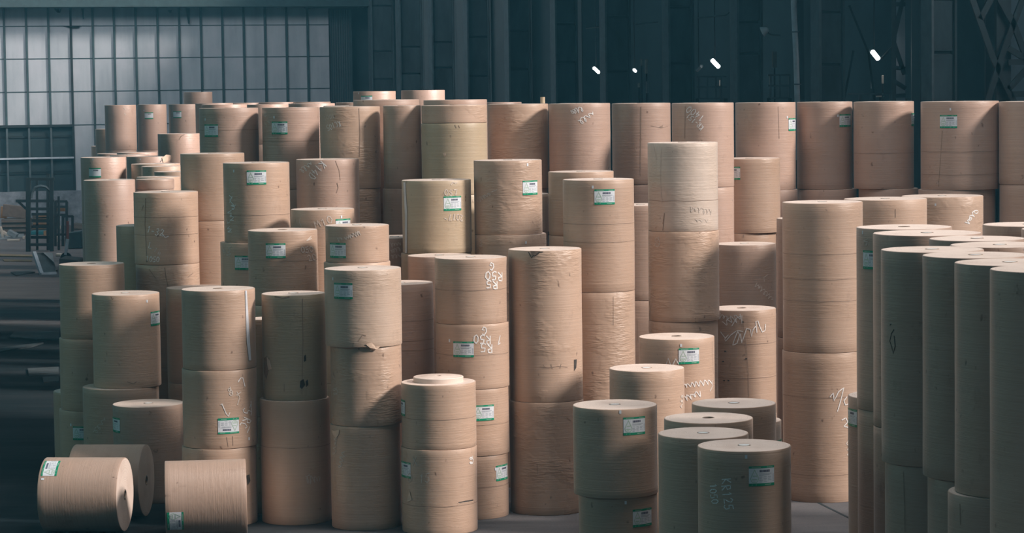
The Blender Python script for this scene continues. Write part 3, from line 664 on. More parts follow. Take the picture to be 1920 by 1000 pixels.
# key: (material, label of each visible roll from the top down)
LAB = {
 'A1': ('t', ['tan roll with a white tape strip, top of a stack behind the lying rolls', 'roll with an upside-down sticker and chalk scrawls, second in its stack', 'bottom roll of that stack, half hidden by a lying roll with straight sides']),
 'A2': ('m', ['stained narrow roll with dark blotches, beside the white-taped roll', 'plain roll on the floor carrying the stained blotchy narrow roll']),
 'A3': ('c', ['pale roll with a torn bottom edge and a sticker at left', 'wrinkled roll right under the torn-edged pale roll', 'bottom roll on the floor below the wrinkled and torn-edged rolls']),
 'A4': ('t', ['front roll with a raised round step on its top', 'bottom front roll with a chalk X and a small slit']),
 'A5': ('t', ['roll with chalk G R50 R5, top of four behind the stepped-top roll', 'roll with chalk R50 and a full sticker, second of four', 'third roll of four, sticker beside the stepped-top roll', 'floor roll of the stack of four, sticker at its right edge']),
 'A6': ('w', ['tall roll with a cracked dent in its top rim', 'tall wrinkled floor roll under the roll with the cracked rim']),
 'A7': ('t', ['smooth roll with a centred sticker and white tab near its top', 'wrinkled lower roll under the smooth centre-sticker roll']),
 'A8': ('t', ['roll with sticker and two rows of chalk writing, behind the open front rolls']),
 'A9': ('t', ['bare roll with a white-plugged top, directly before the two-row chalked roll']),
 'C1': ('t', ['dim front roll with a sticker, left of the four crowded low rolls', 'bottom roll in shade with a dim sticker, under the left front roll']),
 'C2': ('t', ['rearmost of the four crowded low rolls at front right']),
 'C3': ('t', ['crowded low roll with a dark core hole, second from the back']),
 'C4': ('t', ['crowded low roll just left of and behind the chalk-numbered front roll']),
 'C5': ('t', ['front roll with chalk KR125 1050 and a large sticker']),
 'C6': ('t', ['sliver of a roll with a green sticker edge, right of the crowded low rolls']),
 'A10': ('l', ['brightest pale roll, top of the tallest centre-right stack', 'second pale roll of the brightest stack, chalk loop at left', 'third roll of the brightest stack, mostly hidden by the chalked roll']),
 'A11': ('t', ['roll with a sticker and dark crease, right of the brightest roll', 'roll peeking out just below the creased sticker roll']),
 'A15': ('d', ['narrow strip of roll between the creased sticker roll and the big bare roll']),
 'A12': ('d', ['dark brown-grey roll with faint diagonal chalk scrawl']),
 'A13': ('t', ['roll with a large looping chalk scrawl under its rim']),
 'A14': ('t', ['big bare tall roll, upper one, left of the shaded right block', 'big tall floor roll with chalk marks, left of the shaded right block']),
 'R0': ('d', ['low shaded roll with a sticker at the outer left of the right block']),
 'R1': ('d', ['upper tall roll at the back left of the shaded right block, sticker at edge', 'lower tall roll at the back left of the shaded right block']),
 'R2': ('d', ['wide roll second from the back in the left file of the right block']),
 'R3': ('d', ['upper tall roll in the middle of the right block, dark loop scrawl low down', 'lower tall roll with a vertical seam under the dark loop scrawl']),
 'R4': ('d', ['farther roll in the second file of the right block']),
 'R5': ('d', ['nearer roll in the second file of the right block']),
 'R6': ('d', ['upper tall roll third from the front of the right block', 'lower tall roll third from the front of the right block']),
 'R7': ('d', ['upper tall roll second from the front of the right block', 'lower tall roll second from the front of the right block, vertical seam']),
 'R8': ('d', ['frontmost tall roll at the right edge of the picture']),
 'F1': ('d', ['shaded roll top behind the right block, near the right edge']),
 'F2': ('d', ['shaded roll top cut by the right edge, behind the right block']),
 'E1': ('t', ['wide roll with a faint seam right behind the big bare roll']),
 'E2': ('w', ['wide wrinkled roll with a chalk smear, behind the right block']),
 'B1': ('p', ['wrinkled back-row roll right of the two-tone roll pair', 'second-level roll under the wrinkled back-row roll']),
 'B2': ('p', ['back-row roll with two chalk words near its rim', 'second-level roll under the two-word chalk roll']),
 'B3': ('p', ['back-row roll with a brown nick, left of the slanted chalk number', 'second-level roll under the nicked back-row roll']),
 'B4': ('p', ['back-row roll with slanted chalk 1400', 'second-level roll under the roll chalked 1400']),
 'B5': ('p', ['back-row roll with a sticker cut off by its right edge', 'second-level roll under the roll with the cut-off sticker']),
 'B6': ('p', ['back-row roll with a whole sticker near its right edge', 'second-level roll left of the wide wrinkled roll, its rim showing']),
 'B7': ('p', ['back-row roll with only a sliver of sticker, glossy right side', 'second-level roll behind the wide wrinkled roll, its rim in shade']),
 'B8': ('p', ['widest back-row roll with a centred sticker', 'lit roll under the widest back-row roll']),
 'B9': ('p', ['back-row roll cut by the right edge of the picture', 'second-level roll cut by the right edge under the back row']),
 'B0': ('y', ['short wrinkled roll on the yellowish roll', 'yellowish roll with a white nick, under the short wrinkled one', 'roll below the yellowish roll, nearly hidden']),
 'B0x': ('p', ['roll rim showing just behind the short wrinkled roll']),
 'T1': ('p', ['high far roll with a cropped sticker above the back row']),
 'T2': ('p', ['high far roll without sticker above the back row']),
 'K5': ('p', ['broad roll rim below the high roll with cropped sticker']),
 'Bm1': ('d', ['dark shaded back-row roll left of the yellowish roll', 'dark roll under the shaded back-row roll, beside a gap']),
 'Bm2': ('w', ['wrinkled back-row roll with chalk writing and a vertical ridge', 'shaded roll under the ridged wrinkled back-row roll']),
 'S1': ('l', ['bright thin strip of roll behind the ridged wrinkled roll', 'roll below the bright strip, lost in shade']),
 'Bm3': ('p', ['back-row roll with a sticker and faint chalk, left of the ridged roll', 'lower roll below the back-row roll with sticker and faint chalk']),
 'Bm4': ('p', ['back-row roll with a sticker low at left, leftmost large one', 'lower roll under the leftmost large back-row roll']),
 'K1': ('p', ['far roll rim above the leftmost large back-row roll']),
 'K2': ('p', ['far roll seen through the gap between two stickered back-row rolls', 'roll under the far one in the gap between stickered rolls']),
 'K3': ('p', ['far roll rim above the back-row roll with faint chalk']),
 'K4': ('p', ['far roll rim left of the high roll with cropped sticker']),
 'J1': ('p', ['farthest roll rim, leftmost of four along the sheeted wall']),
 'J2': ('p', ['farthest roll rim, second of four along the sheeted wall']),
 'J3': ('p', ['farthest roll rim, third of four along the sheeted wall']),
 'J4': ('p', ['farthest roll rim, rightmost of four along the sheeted wall']),
 'U1': ('p', ['far roll rim behind the wrinkled back-row roll, right of the two-tone pair']),
 'G1': ('p', ['far bare roll, leftmost of three small ones by the sheeted wall', 'roll under the far bare leftmost small one']),
 'G2': ('p', ['far small roll with a sticker, middle of three by the sheeted wall', 'roll under the middle far small one']),
 'G3': ('p', ['far small roll with a sticker, rightmost of three by the sheeted wall', 'roll under the rightmost far small one']),
 'G4': ('p', ['highest far roll standing above the three small ones']),
 'H1': ('t', ['shaded far roll edge just left of the far bare roll']),
 'H2': ('t', ['lowest far roll edge, leftmost of all beside the sheeted wall']),
 'V1': ('p', ['far low roll top, left of two under the three small rolls']),
 'V2': ('p', ['far low roll top, rightmost under the far bare roll']),
 'V3': ('p', ['far low roll top just in front of two others']),
 'V4': ('p', ['far low roll in shadow below the short notched roll']),
 'L8': ('p', ['left-hand roll with a sticker, below the far bare roll']),
 'L9': ('p', ['roll with torn crumpled rim, right of the left-hand sticker roll']),
 'L10': ('t', ['dark green-shaded roll below the torn crumpled rim']),
 'L10b': ('t', ['roll top right in front of the green-shaded one']),
 'L11': ('t', ['small roll top squeezed beside the pale roll edge']),
 'L12': ('t', ['roll top just behind the short spotted roll']),
 'L7': ('d', ['short spotted roll between two left-hand rolls', 'roll under the short spotted one']),
 'L6': ('p', ['left-hand bare roll standing below the left-hand sticker roll']),
 'M0': ('p', ['short roll with a notch in its rim, left of the back row']),
 'M1': ('t', ['plain shaded roll in front of the leftmost large back-row roll', 'roll under the plain shaded one, in a dark gap']),
 'M2': ('t', ['roll with a sticker and vertical chalk column', 'dim roll with a sticker under the vertical chalk column roll']),
 'M3': ('p', ['roll with slanted chalk words in its top left corner']),
 'M4': ('t', ['roll with a half-covered sticker and chalk letters, behind a short one']),
 'M5': ('t', ['roll with a centred sticker and chalk numbers at its right edge', 'roll under the one with chalk numbers at its edge']),
 'M6': ('t', ['short roll with a sticker and faint rising chalk word', 'rim of the roll below the short one, behind the torn-edged roll']),
 'M7': ('m', ['glossy roll with a sticker, upside-down chalk and grey edge tape', 'roll under the glossy taped one, only its left edge showing']),
 'M7b': ('d', ['shaded roll top at the foot of the glossy taped roll']),
 'M8': ('p', ['pinkish shaded roll between the torn-edged roll and the stack of four']),
 'M9': ('w', ['wrinkled roll with a sticker at right and chalk word at left', 'roll with a white tab under the wrinkled sticker roll']),
 'M9x': ('l', ['lit narrow strip of roll right of the wrinkled sticker roll', 'roll beneath the lit narrow strip']),
 'M10': ('t', ['bare roll behind the smooth centre-sticker roll', 'roll under the bare one, in a dark gap']),
 'M11': ('d', ['dark roll in the gap left of the brightest stack', 'lower dark roll in the gap left of the brightest stack']),
 'L1': ('t', ['leftmost upright stack, top roll beside the open floor', 'middle roll of the leftmost upright stack', 'bottom roll of the leftmost upright stack, dim sticker at right']),
 'L1x': ('t', ['dim roll edge behind the leftmost upright stack']),
 'L2': ('t', ['roll with a sticker wrapping its right edge, beside the leftmost stack', 'wider dim roll under the edge-sticker roll']),
 'L3': ('d', ['dim low roll with a sticker at its left edge, behind lying rolls']),
 'L4': ('t', ['roll with several chalk lines and a long crease', 'folded-paper wrinkled roll under the creased chalk-line roll']),
 'L5': ('t', ['dark green-shaded roll edge left of the creased chalk-line roll']),
 'N1': ('d', ['dark roll in the gap left of the white-taped roll']),
 'N3': ('w', ['slim wrinkled roll in the gap right of the white-taped roll']),
 'P1': ('d', ['dark roll with dense chalk scribble in the gap by the glossy taped roll']),
}
# end faces that show; lower rolls are covered by the roll above
ROLL_OBJ = {}

class Roll:
    pass

def hit(rl, x, y):
    """where the sight line through a point of the photo meets the side of a roll: (angle, height) in its own frame"""
    o = rl.inv @ EYE
    d = (rl.inv.to_3x3() @ ray(x, y)).normalized()
    a = d.x * d.x + d.y * d.y; b = 2 * (o.x * d.x + o.y * d.y); c = o.x * o.x + o.y * o.y - rl.r * rl.r
    q = b * b - 4 * a * c
    t = -b / (2 * a) if q < 0 else (-b - math.sqrt(q)) / (2 * a)
    p = o + d * t
    return math.atan2(p.y, p.x), p.z

def on(rl, th, z, off=0.004):
    r = rl.r + off
    return Vector((math.cos(th) * r, math.sin(th) * r, z))

def quad_patch(bm, rl, th0, th1, z0, z1, off, skew=0.0):
    n = max(1, int(abs(th1 - th0) / 0.06))
    vs = []
    for i in range(n + 1):
        t = th0 + (th1 - th0) * i / n
        s = skew * (i / n - 0.5)
        vs.append((bm.verts.new(on(rl, t, z0 + s, off)), bm.verts.new(on(rl, t, z1 + s, off))))
    for a, b in zip(vs, vs[1:]):
        bm.faces.new((a[0], b[0], b[1], a[1]))

def ribbon(bm, rl, pts, w, off=0.005):
    """a stroke lying on the roll; pts = (angle, height)"""
    P = []
    for (a, b) in zip(pts, pts[1:]):
        n = max(1, int(max(abs(a[0] - b[0]) / 0.04, abs(a[1] - b[1]) / 0.15)))
        for i in range(n): P.append((a[0] + (b[0] - a[0]) * i / n, a[1] + (b[1] - a[1]) * i / n))
    P.append(pts[-1])
    prev = None
    for i, p in enumerate(P):
        q0, q1 = P[max(i - 1, 0)], P[min(i + 1, len(P) - 1)]
        dx, dz = (q1[0] - q0[0]) * rl.r, q1[1] - q0[1]
        l = math.hypot(dx, dz) or 1e-6
        nx, nz = -dz / l * w / 2, dx / l * w / 2
        cur = (bm.verts.new(on(rl, p[0] + nx / rl.r, p[1] + nz, off)), bm.verts.new(on(rl, p[0] - nx / rl.r, p[1] - nz, off)))
        if prev: bm.faces.new((prev[0], cur[0], cur[1], prev[1]))
        prev = cur

def strokes(rl, name, lines, w, mat, off=0.005, label=None):
    bm = bmesh.new()
    for ln in lines:
        pts = [hit(rl, *p) for p in ln]
        pts = [(a, min(max(z, 0.02), rl.h - 0.02)) for a, z in pts]
        if len(pts) > 1: ribbon(bm, rl, pts, w, off)
    o = mesh_obj(name, bm, mat, rl.obj)
    if label: o['label'] = label
    return o

def polygon(rl, name, pts, mat, off=0.006, label=None):
    """a flat scrap lying on the roll, outline traced on its surface"""
    P = [hit(rl, *p) for p in pts]
    bm = bmesh.new()
    vs = [bm.verts.new(on(rl, a, z, off)) for a, z in P]
    f = bm.faces.new(vs)
    bmesh.ops.triangulate(bm, faces=[f])
    bmesh.ops.subdivide_edges(bm, edges=bm.edges[:], cuts=2, use_grid_fill=True)
    for v in bm.verts:
        l = math.hypot(v.co.x, v.co.y); s = (rl.r + off) / l; v.co.x *= s; v.co.y *= s
    o = mesh_obj(name, bm, mat, rl.obj)
    md = o.modifiers.new('thickness', 'SOLIDIFY'); md.thickness = 0.004
    if label: o['label'] = label
    return o

def make_roll(X, Y, r, z0, z1, kind, label, group=None, top=True, M=None, core='plug', seg=None):
    rl = Roll()
    rl.r, rl.h = r, z1 - z0 - (0.004 if M is None else 0)
    if M is None:
        M = Matrix.Translation((X, Y, z0))
    rl.M = M; rl.inv = M.inverted()
    rl.obj = thing('paper_roll', label, 'paper roll', M, group)
    near = Y < 60
    seg = seg or (96 if near else 48)
    ph = random.uniform(0, 50)
    amp = 0.0035
    def wob(a, z):
        return amp * noise.noise(Vector((math.cos(a) * 1.3 + ph, math.sin(a) * 1.3, z * 0.9))) + amp * 0.5 * noise.noise(Vector((math.cos(a) * 4 + ph, math.sin(a) * 4, z * 3)))
    bv = 0.012
    prof = [(r - bv, 0.0), (r - bv * .3, bv * .3), (r, bv)]
    nz = 14 if near else 4
    prof += [(r, bv + (rl.h - 2 * bv) * i / nz) for i in range(1, nz)]
    prof += [(r, rl.h - bv), (r - bv * .3, rl.h - bv * .3), (r - bv, rl.h)]
    bm = bmesh.new()
    lathe(bm, prof, seg, cap0=True, cap1=not top, wob=wob)
    mesh_obj('wrapper', bm, KR[kind], rl.obj, True)
    if top:
        bm = bmesh.new()
        e = 0.004 if core else 0.0
        pr = [(r - bv, rl.h)]
        if near:
            pr += [(r * .93, rl.h + e * random.uniform(-.5, 1)), (r * .8, rl.h + e * random.uniform(-1, 1)), (r * .62, rl.h + e * random.uniform(-1, 1.5)), (r * .45, rl.h + e * random.uniform(-1, 1)), (r * .25, rl.h)]
        pr += [(0.087, rl.h), (0.087, rl.h - 0.05)]
        lathe(bm, pr, seg, cap1=True)
        mesh_obj('end_face', bm, END, rl.obj, True)
        if near and core:
            bm = bmesh.new()
            lathe(bm, [(0.085, rl.h - .04), (0.085, rl.h + .006), (0.072, rl.h + .006), (0.072, rl.h - .04)], 24)
            co = mesh_obj('core_tube', bm, CORE, rl.obj, True)
            bm = bmesh.new()
            lathe(bm, [(0.071, rl.h - .03), (0.071, rl.h + (.004 if core == 'plug' else -.02))], 24, cap1=True)
            mesh_obj('core_plug' if core == 'plug' else 'core_hole', bm, PLUG if core == 'plug' else HOLE, co)
    return rl

CORES = {'C3': 'hole', 'A4': 'hole', 'M5': 'hole', 'A13': 'hole', 'A8': 'hole', 'L1': 'hole', 'A1': 'hole', 'R1': 'hole'}
for k, (nv, rows) in ROLLS.items():
    kind, labs = LAB[k]
    for i, (X, Y, r, z0, z1) in enumerate(rows):
        kd = kind
        if k == 'B0' and i == 0: kd = 'w'
        if k == 'L4' and i == 1: kd = 'w'
        if k == 'A3' and i > 0: kd = ['w', 't'][i - 1]
        if k == 'A7' and i == 1: kd = 'w'
        if k == 'A10' and i > 0: kd = 'w'
        if k == 'A2' and i == 1: kd = 't'
        if k == 'B1' and i == 0: kd = 'w'
        lab = labs[i] if i < nv else None
        if lab is None:
            depth = ['next', 'third', 'fourth', 'fifth'][i - nv]
            lab = ('concealed ' + depth + ' roll down, under ' + labs[0])
            lab = ' '.join(lab.replace(',', '').split()[:16])
        vis_top = i == 0 or (i < nv and (rows[i][2] > rows[i - 1][2] + 0.02 or abs(rows[i][0] - rows[i - 1][0]) > 0.03))
        rl = make_roll(X, Y, r, z0, z1, kd, lab, top=vis_top, core=(CORES.get(k, 'plug') if i == 0 else None))
        ROLL_OBJ[k, i] = rl

def lying(cx, cy, r, length, yaw, spin, kind, label):
    ax = Vector((math.cos(yaw), math.sin(yaw), 0))
    # local z = roll axis (towards the right end), local x = up turned by spin
    up = Vector((0, 0, 1)); side = ax.cross(up)
    ex = up * math.cos(spin) + side * math.sin(spin); ey = ax.cross(ex)
    o = Vector((cx, cy, r + .002)) - ax * length / 2
    M = Matrix(((ex.x, ey.x, ax.x, o.x), (ex.y, ey.y, ax.y, o.y), (ex.z, ey.z, ax.z, o.z), (0, 0, 0, 1)))
    rl = make_roll(cx, cy, r - .002, 0, length, kind, label, M=M, core='hole')
    return rl
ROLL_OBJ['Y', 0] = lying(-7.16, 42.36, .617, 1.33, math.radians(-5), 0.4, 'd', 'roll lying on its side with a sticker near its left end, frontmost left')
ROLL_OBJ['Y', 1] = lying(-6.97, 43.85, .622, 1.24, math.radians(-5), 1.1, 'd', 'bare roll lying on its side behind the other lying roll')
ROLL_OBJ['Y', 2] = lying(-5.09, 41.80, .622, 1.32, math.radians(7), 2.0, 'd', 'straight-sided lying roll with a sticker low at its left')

# right-hand block goes on unseen past the edge, added to shade front rolls
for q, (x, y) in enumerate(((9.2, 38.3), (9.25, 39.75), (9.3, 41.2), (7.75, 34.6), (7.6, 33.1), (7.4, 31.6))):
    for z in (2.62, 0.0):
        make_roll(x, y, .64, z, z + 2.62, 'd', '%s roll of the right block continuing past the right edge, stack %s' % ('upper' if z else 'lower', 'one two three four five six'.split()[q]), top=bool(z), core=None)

# raised inner winding of the stepped roll
rl = ROLL_OBJ['A4', 0]
bm = bmesh.new()
lathe(bm, [(0.415, rl.h - .002), (0.415, rl.h + .075), (0.405, rl.h + .085), (0.30, rl.h + .087), (0.29, rl.h + .093), (0.05, rl.h + .094), (0.05, rl.h + .06)], 72, cap1=True)
mesh_obj('raised_winding', bm, END, rl.obj, True)
# ---------------------------------------------------------------- stickers
def sticker(k, i, x, y, rot=0, w=0.36, h=0.265, skew=0.0, tab=None):
    rl = ROLL_OBJ[k, i]
    th, z = hit(rl, x, y)
    z = min(max(z, h / 2 + .02), rl.h - h / 2 - .02)
    s = -1 if rot == 180 else 1
    fine = math.hypot(rl.M[0][3], rl.M[1][3]) < 56
    def rect(bm, u0, u1, v0, v1, off):
        a, b = th + s * u0 * w / rl.r, th + s * u1 * w / rl.r
        c, d = z + s * v0 * h + skew * u0, z + s * v1 * h + skew * u0
        quad_patch(bm, rl, min(a, b), max(a, b), min(c, d), max(c, d), off, skew * (u1 - u0))
    bm = bmesh.new(); rect(bm, -.5, .5, -.5, .5, .0045)
    st = mesh_obj('sticker', bm, WHITE, rl.obj); st['label'] = 'white sticker with green bands'
    for v0, v1 in ((.39, .5), (-.5, -.36)):
        bm = bmesh.new(); rect(bm, -.5, .5, v0, v1, .0060)
        mesh_obj('green_band', bm, GREEN, st)
    bm = bmesh.new()                      # block of dark letters under the top band
    rr = random.Random(len(k) * 17 + i * 5 + int(x))
    u = -.1
    while u < .27:
        q = rr.uniform(.03, .055); rect(bm, u, u + q, .19, .31, .0060); u += q + .012
    mesh_obj('printed_heading', bm, INK, st)
    if fine:
        bm = bmesh.new()
        for v, us in ((.11, (-.12, .38)), (.05, (-.12, .30)), (-.05, (-.12, .0)), (-.05, (.06, .17)), (-.05, (.23, .36)), (-.13, (-.12, -.02)), (-.13, (.06, .19)), (-.13, (.23, .34)), (-.21, (-.12, .02)), (-.21, (.06, .16)), (-.21, (.23, .37)), (-.29, (-.12, .0)), (-.29, (.06, .18))):
            rect(bm, us[0], us[1], v - .014, v + .014, .0060)
        for q in range(7): rect(bm, .43, .475, -.28 + q * .055, -.25 + q * .055, .0060)
        mesh_obj('printed_lines', bm, INKG, st)
        bm = bmesh.new()                  # pale green drop outline with a bar across it
        pts = [(-.29, .33), (-.34, .17), (-.40, .02), (-.44, -.12), (-.41, -.25), (-.34, -.32), (-.24, -.32), (-.17, -.25), (-.14, -.12), (-.18, .02), (-.24, .17), (-.29, .33)]
        pl = [(th + s * a * w / rl.r, z + s * b * h + skew * a) for a, b in pts]
        ribbon(bm, rl, pl, .010, .0062)
        rect(bm, -.36, -.20, -.02, .03, .0062); rect(bm, -.38, -.2, -.2, -.14, .0062); rect(bm, -.34, -.26, -.27, -.24, .0062)
        mesh_obj('printed_emblem', bm, PALEG, st)
        bm = bmesh.new()                  # small pale printing on the bands
        for a, b in ((-.4, -.05), (.18, .42)): rect(bm, a, b, .43, .45, .0068)
        for a, b in ((-.4, -.36), (-.25, -.21), (.1, .36)): rect(bm, a, b, -.44, -.415, .0068)
        mesh_obj('band_printing', bm, PALEG, st)
    if tab:
        t2, z2 = hit(rl, *tab)
        bm = bmesh.new(); quad_patch(bm, rl, t2 - .016 / rl.r, t2 + .016 / rl.r, z2 - .025, z2 + .025, .005)
        mesh_obj('paper_tab', bm, WHITE, rl.obj)

for a in [('C5', 0, 1429, 893, 0, (1399, 857)), ('C1', 0, 1190.5, 799, 0, (1163, 773)), ('C1', 1, 1206, 971, 0, (1173, 943)), ('A8', 0, 1292.5, 668, 0, (1277, 648)),
          ('A5', 1, 868.5, 655.5, 0, (843, 639)), ('A5', 2, 908, 774.5, 0, None), ('A5', 3, 943, 886, 0, (929, 880)), ('A4', 0, 753.5, 764, 0, None), ('A4', 1, 759, 881, 0, None),
          ('A3', 0, 642.5, 546, 0, (624.5, 523)), ('A1', 1, 429, 799, 180, (466.5, 823)), ('L3', 0, 216, 797, 0, None), ('L1', 2, 153, 813, 0, (133, 797)), ('L2', 0, 293, 597, 0, (275.5, 565)),
          ('M2', 0, 481, 333, 0, (438.5, 321)), ('M2', 1, 457, 493, 0, None), ('M5', 0, 516.5, 470.5, 0, None), ('M6', 0, 632, 470, 0, None), ('M4', 0, 645, 424, 0, (640, 407)),
          ('M7', 0, 849.5, 381.5, 0, None), ('M9', 0, 995.5, 352, 0, (989, 309)), ('A7', 0, 1134, 369.5, 0, (1111.5, 351)), ('A11', 0, 1373, 325, 0, (1370.5, 306)),
          ('Bm3', 0, 523.5, 240, 0, (514, 220)), ('Bm4', 0, 395, 245, 0, (385, 224)), ('T1', 0, 687, 188, 0, (672.5, 175)), ('B5', 0, 1487, 233.5, 0, (1476, 220)), ('B6', 0, 1586, 226, 0, (1571, 217)),
          ('B7', 0, 1713, 224, 0, None), ('B8', 0, 1778, 228, 0, (1782, 205)), ('G2', 0, 279, 217, 0, (270, 207)), ('G3', 0, 332, 215, 0, None), ('L8', 0, 177.5, 324, 0, (174.5, 299)),
          ('R1', 0, 1634, 488, 0, (1618, 436)), ('R0', 0, 1596, 783, 0, None), ('C6', 0, 1462, 840, 0, None)]:
    sticker(a[0], a[1], a[2], a[3], a[4], tab=a[5])
sticker('Y', 0, 95, 877, 180, tab=(80, 899))
sticker('Y', 2, 329, 979, 0)
for k, i, x, y in [('M9', 1, 986, 455), ('L9', 0, 263, 299), ('E2', 0, 1754, 384)]:
    rl = ROLL_OBJ[k, i]; t2, z2 = hit(rl, x, y)
    bm = bmesh.new(); quad_patch(bm, rl, t2 - .016 / rl.r, t2 + .016 / rl.r, z2 - .025, z2 + .025, .005)
    mesh_obj('paper_tab', bm, WHITE, rl.obj)

# ---------------------------------------------------------------- hand writing
FONT = {
 '0': [[(.3, 1), (.08, .75), (.05, .3), (.25, 0), (.5, .2), (.55, .7), (.3, 1)]],
 '1': [[(.15, .75), (.35, 1), (.3, 0)]],
 '2': [[(.05, .75), (.25, 1), (.5, .8), (.4, .5), (.05, .05), (.6, .05)]],
 '3': [[(.05, .9), (.35, 1), (.5, .75), (.2, .55), (.52, .3), (.3, 0), (.02, .12)]],
 '4': [[(.4, 1), (.05, .35), (.6, .38)], [(.45, .65), (.4, 0)]],
 '5': [[(.55, 1), (.15, .97), (.1, .55), (.45, .55), (.5, .2), (.25, 0), (.02, .12)]],
 '6': [[(.5, 1), (.12, .5), (.1, .15), (.3, 0), (.5, .22), (.35, .45), (.12, .32)]],
 '7': [[(.05, .95), (.55, 1), (.25, 0)]],
 'A': [[(.0, 0), (.3, 1), (.55, 0)], [(.12, .4), (.45, .4)]],
 'C': [[(.55, .85), (.3, 1), (.05, .6), (.15, .1), (.5, .08)]],
 'D': [[(.1, 1), (.08, 0), (.4, .1), (.55, .55), (.35, .95), (.05, 1)]],
 'E': [[(.5, 1), (.1, .95), (.1, .5), (.4, .52)], [(.1, .5), (.08, 0), (.5, .05)]],
 'G': [[(.55, .85), (.3, 1), (.05, .6), (.1, .15), (.4, 0), (.55, .35), (.3, .4)]],
 'K': [[(.1, 1), (.08, 0)], [(.5, 1), (.1, .45), (.55, 0)]],
 'L': [[(.15, 1), (.08, .02), (.5, .05)]],
 'M': [[(.0, 0), (.1, 1), (.3, .4), (.5, 1), (.6, 0)]],
 'O': [[(.3, 1), (.05, .6), (.1, .12), (.35, 0), (.58, .4), (.5, .85), (.3, 1)]],
 'P': [[(.1, 0), (.1, 1), (.45, .95), (.5, .6), (.1, .5)]],
 'R': [[(.1, 0), (.1, 1), (.45, .95), (.5, .62), (.12, .5), (.55, 0)]],
 'S': [[(.5, .9), (.25, 1), (.08, .75), (.45, .35), (.35, .03), (.02, .1)]],
 'X': [[(.05, 1), (.55, 0)], [(.5, 1), (.05, 0)]],
 'Y': [[(.05, 1), (.25, .55)], [(.6, 1), (.1, -.4)]],
 'u': [[(.05, .6), (.08, .1), (.3, .05), (.45, .6), (.45, .05), (.58, .05)]],
 'l': [[(.1, .1), (.45, .9), (.3, 1), (.2, .3), (.35, 0), (.5, .1)]],
 'm': [[(.0, 0), (.08, .6), (.2, .1), (.3, .6), (.4, .1), (.5, .6), (.6, 0)]],
 'e': [[(.05, .3), (.5, .4), (.35, .62), (.08, .4), (.15, .05), (.5, .1)]],
 'o': [[(.3, .6), (.08, .35), (.25, .02), (.5, .3), (.3, .6)]],
 'r': [[(.1, .6), (.12, 0)], [(.12, .4), (.3, .6), (.5, .55)]],
 'g': [[(.5, .6), (.15, .55), (.15, .15), (.48, .25), (.5, .6), (.45, -.4), (.1, -.35)]],
 'k': [[(.1, 1), (.08, 0)], [(.45, .6), (.1, .3), (.5, 0)]],
 '-': [[(.08, .45), (.5, .48)]], '/': [[(.5, 1), (.1, 0)]], '.': [[(.2, .04), (.28, .0)]], ',': [[(.25, .1), (.12, -.2)]], ' ': [],
}
def text(s, cx, cy, h, ang=0.0, wide=1.0, seed=1):
    rr = random.Random(seed); a = math.radians(ang); ca, sa = math.cos(a), math.sin(a)
    adv = .72 * h * wide; x0 = -adv * len(s) / 2; out = []
    for q, ch in enumerate(s):
        jy = rr.uniform(-.08, .08) * h
        for ln in FONT[ch]:
            P = []
            for (u, v) in ln:
                X = x0 + q * adv + u * h * wide; Y = -(v - .5) * h + jy
                P.append((cx + X * ca - Y * sa, cy + X * sa + Y * ca))
            out.append(P)
    return out
def scrawl(x0, y0, x1, y1, n, amp, seed=1, loop=.5):
    """fast joined-up handwriting nobody could read: uneven loops and zigzags along a line"""
    rr = random.Random(seed); P = []; L = math.hypot(x1 - x0, y1 - y0); ux, uy = (x1 - x0) / L, (y1 - y0) / L
    st = L / n; pos = 0.0
    for q in range(n):
        A = amp * rr.uniform(.45, 1.25); lp = st * loop * rr.choice((.1, .3, .9)); w = st * rr.uniform(.7, 1.3); sl = rr.uniform(-.3, .5)
        for j in range(8):
            t = j / 8.0; al = pos + t * w + math.sin(t * 2 * math.pi) * lp; pe = -math.cos(t * 2 * math.pi) * A
            al += sl * pe * .5
            P.append((x0 + ux * al - uy * pe, y0 + uy * al + ux * pe))
        pos += w
    return [P]

def chalk(k, i, lines, faint=False, w=.017):
    strokes(ROLL_OBJ[k, i], 'chalk_writing', lines, w, CHALKD if faint else CHALK, .0055)

chalk('C5', 0, text('KR125', 1364, 928, 17, 84, 1.0) , w=.015)
chalk('C5', 0, text('1050', 1339, 927, 13, 84, 1.05), w=.014)
chalk('A4', 1, text('X', 779, 866, 17), True, .012); chalk('A4', 1, text('0.15', 786, 897, 17, 0, .9), True, .016)
chalk('A5', 0, text('G', 921, 499, 14, 180), w=.022); chalk('A5', 0, text('R50', 925, 518, 16, 180), w=.022); chalk('A5', 0, text('R5', 921, 534, 14, 180, 1.2), w=.022)
chalk('A5', 1, text('G', 907, 620, 15, 180), w=.02); chalk('A5', 1, text('R50', 903, 637, 16, 180), w=.02); chalk('A5', 1, text('R5', 911, 653, 16, 180, 1.1), w=.02); chalk('A5', 1, text('1', 935, 637, 18, 190), w=.017)
chalk('B4', 0, text('1400', 1303, 213, 13, 215), w=.016); chalk('B4', 0, text('KR-151', 1303, 228, 10, 222, .9), w=.015)
chalk('B2', 0, scrawl(1071, 211, 1096, 203, 4, 5, 3), w=.014); chalk('B2', 0, scrawl(1087, 230, 1111, 212, 4, 5, 5), w=.016)
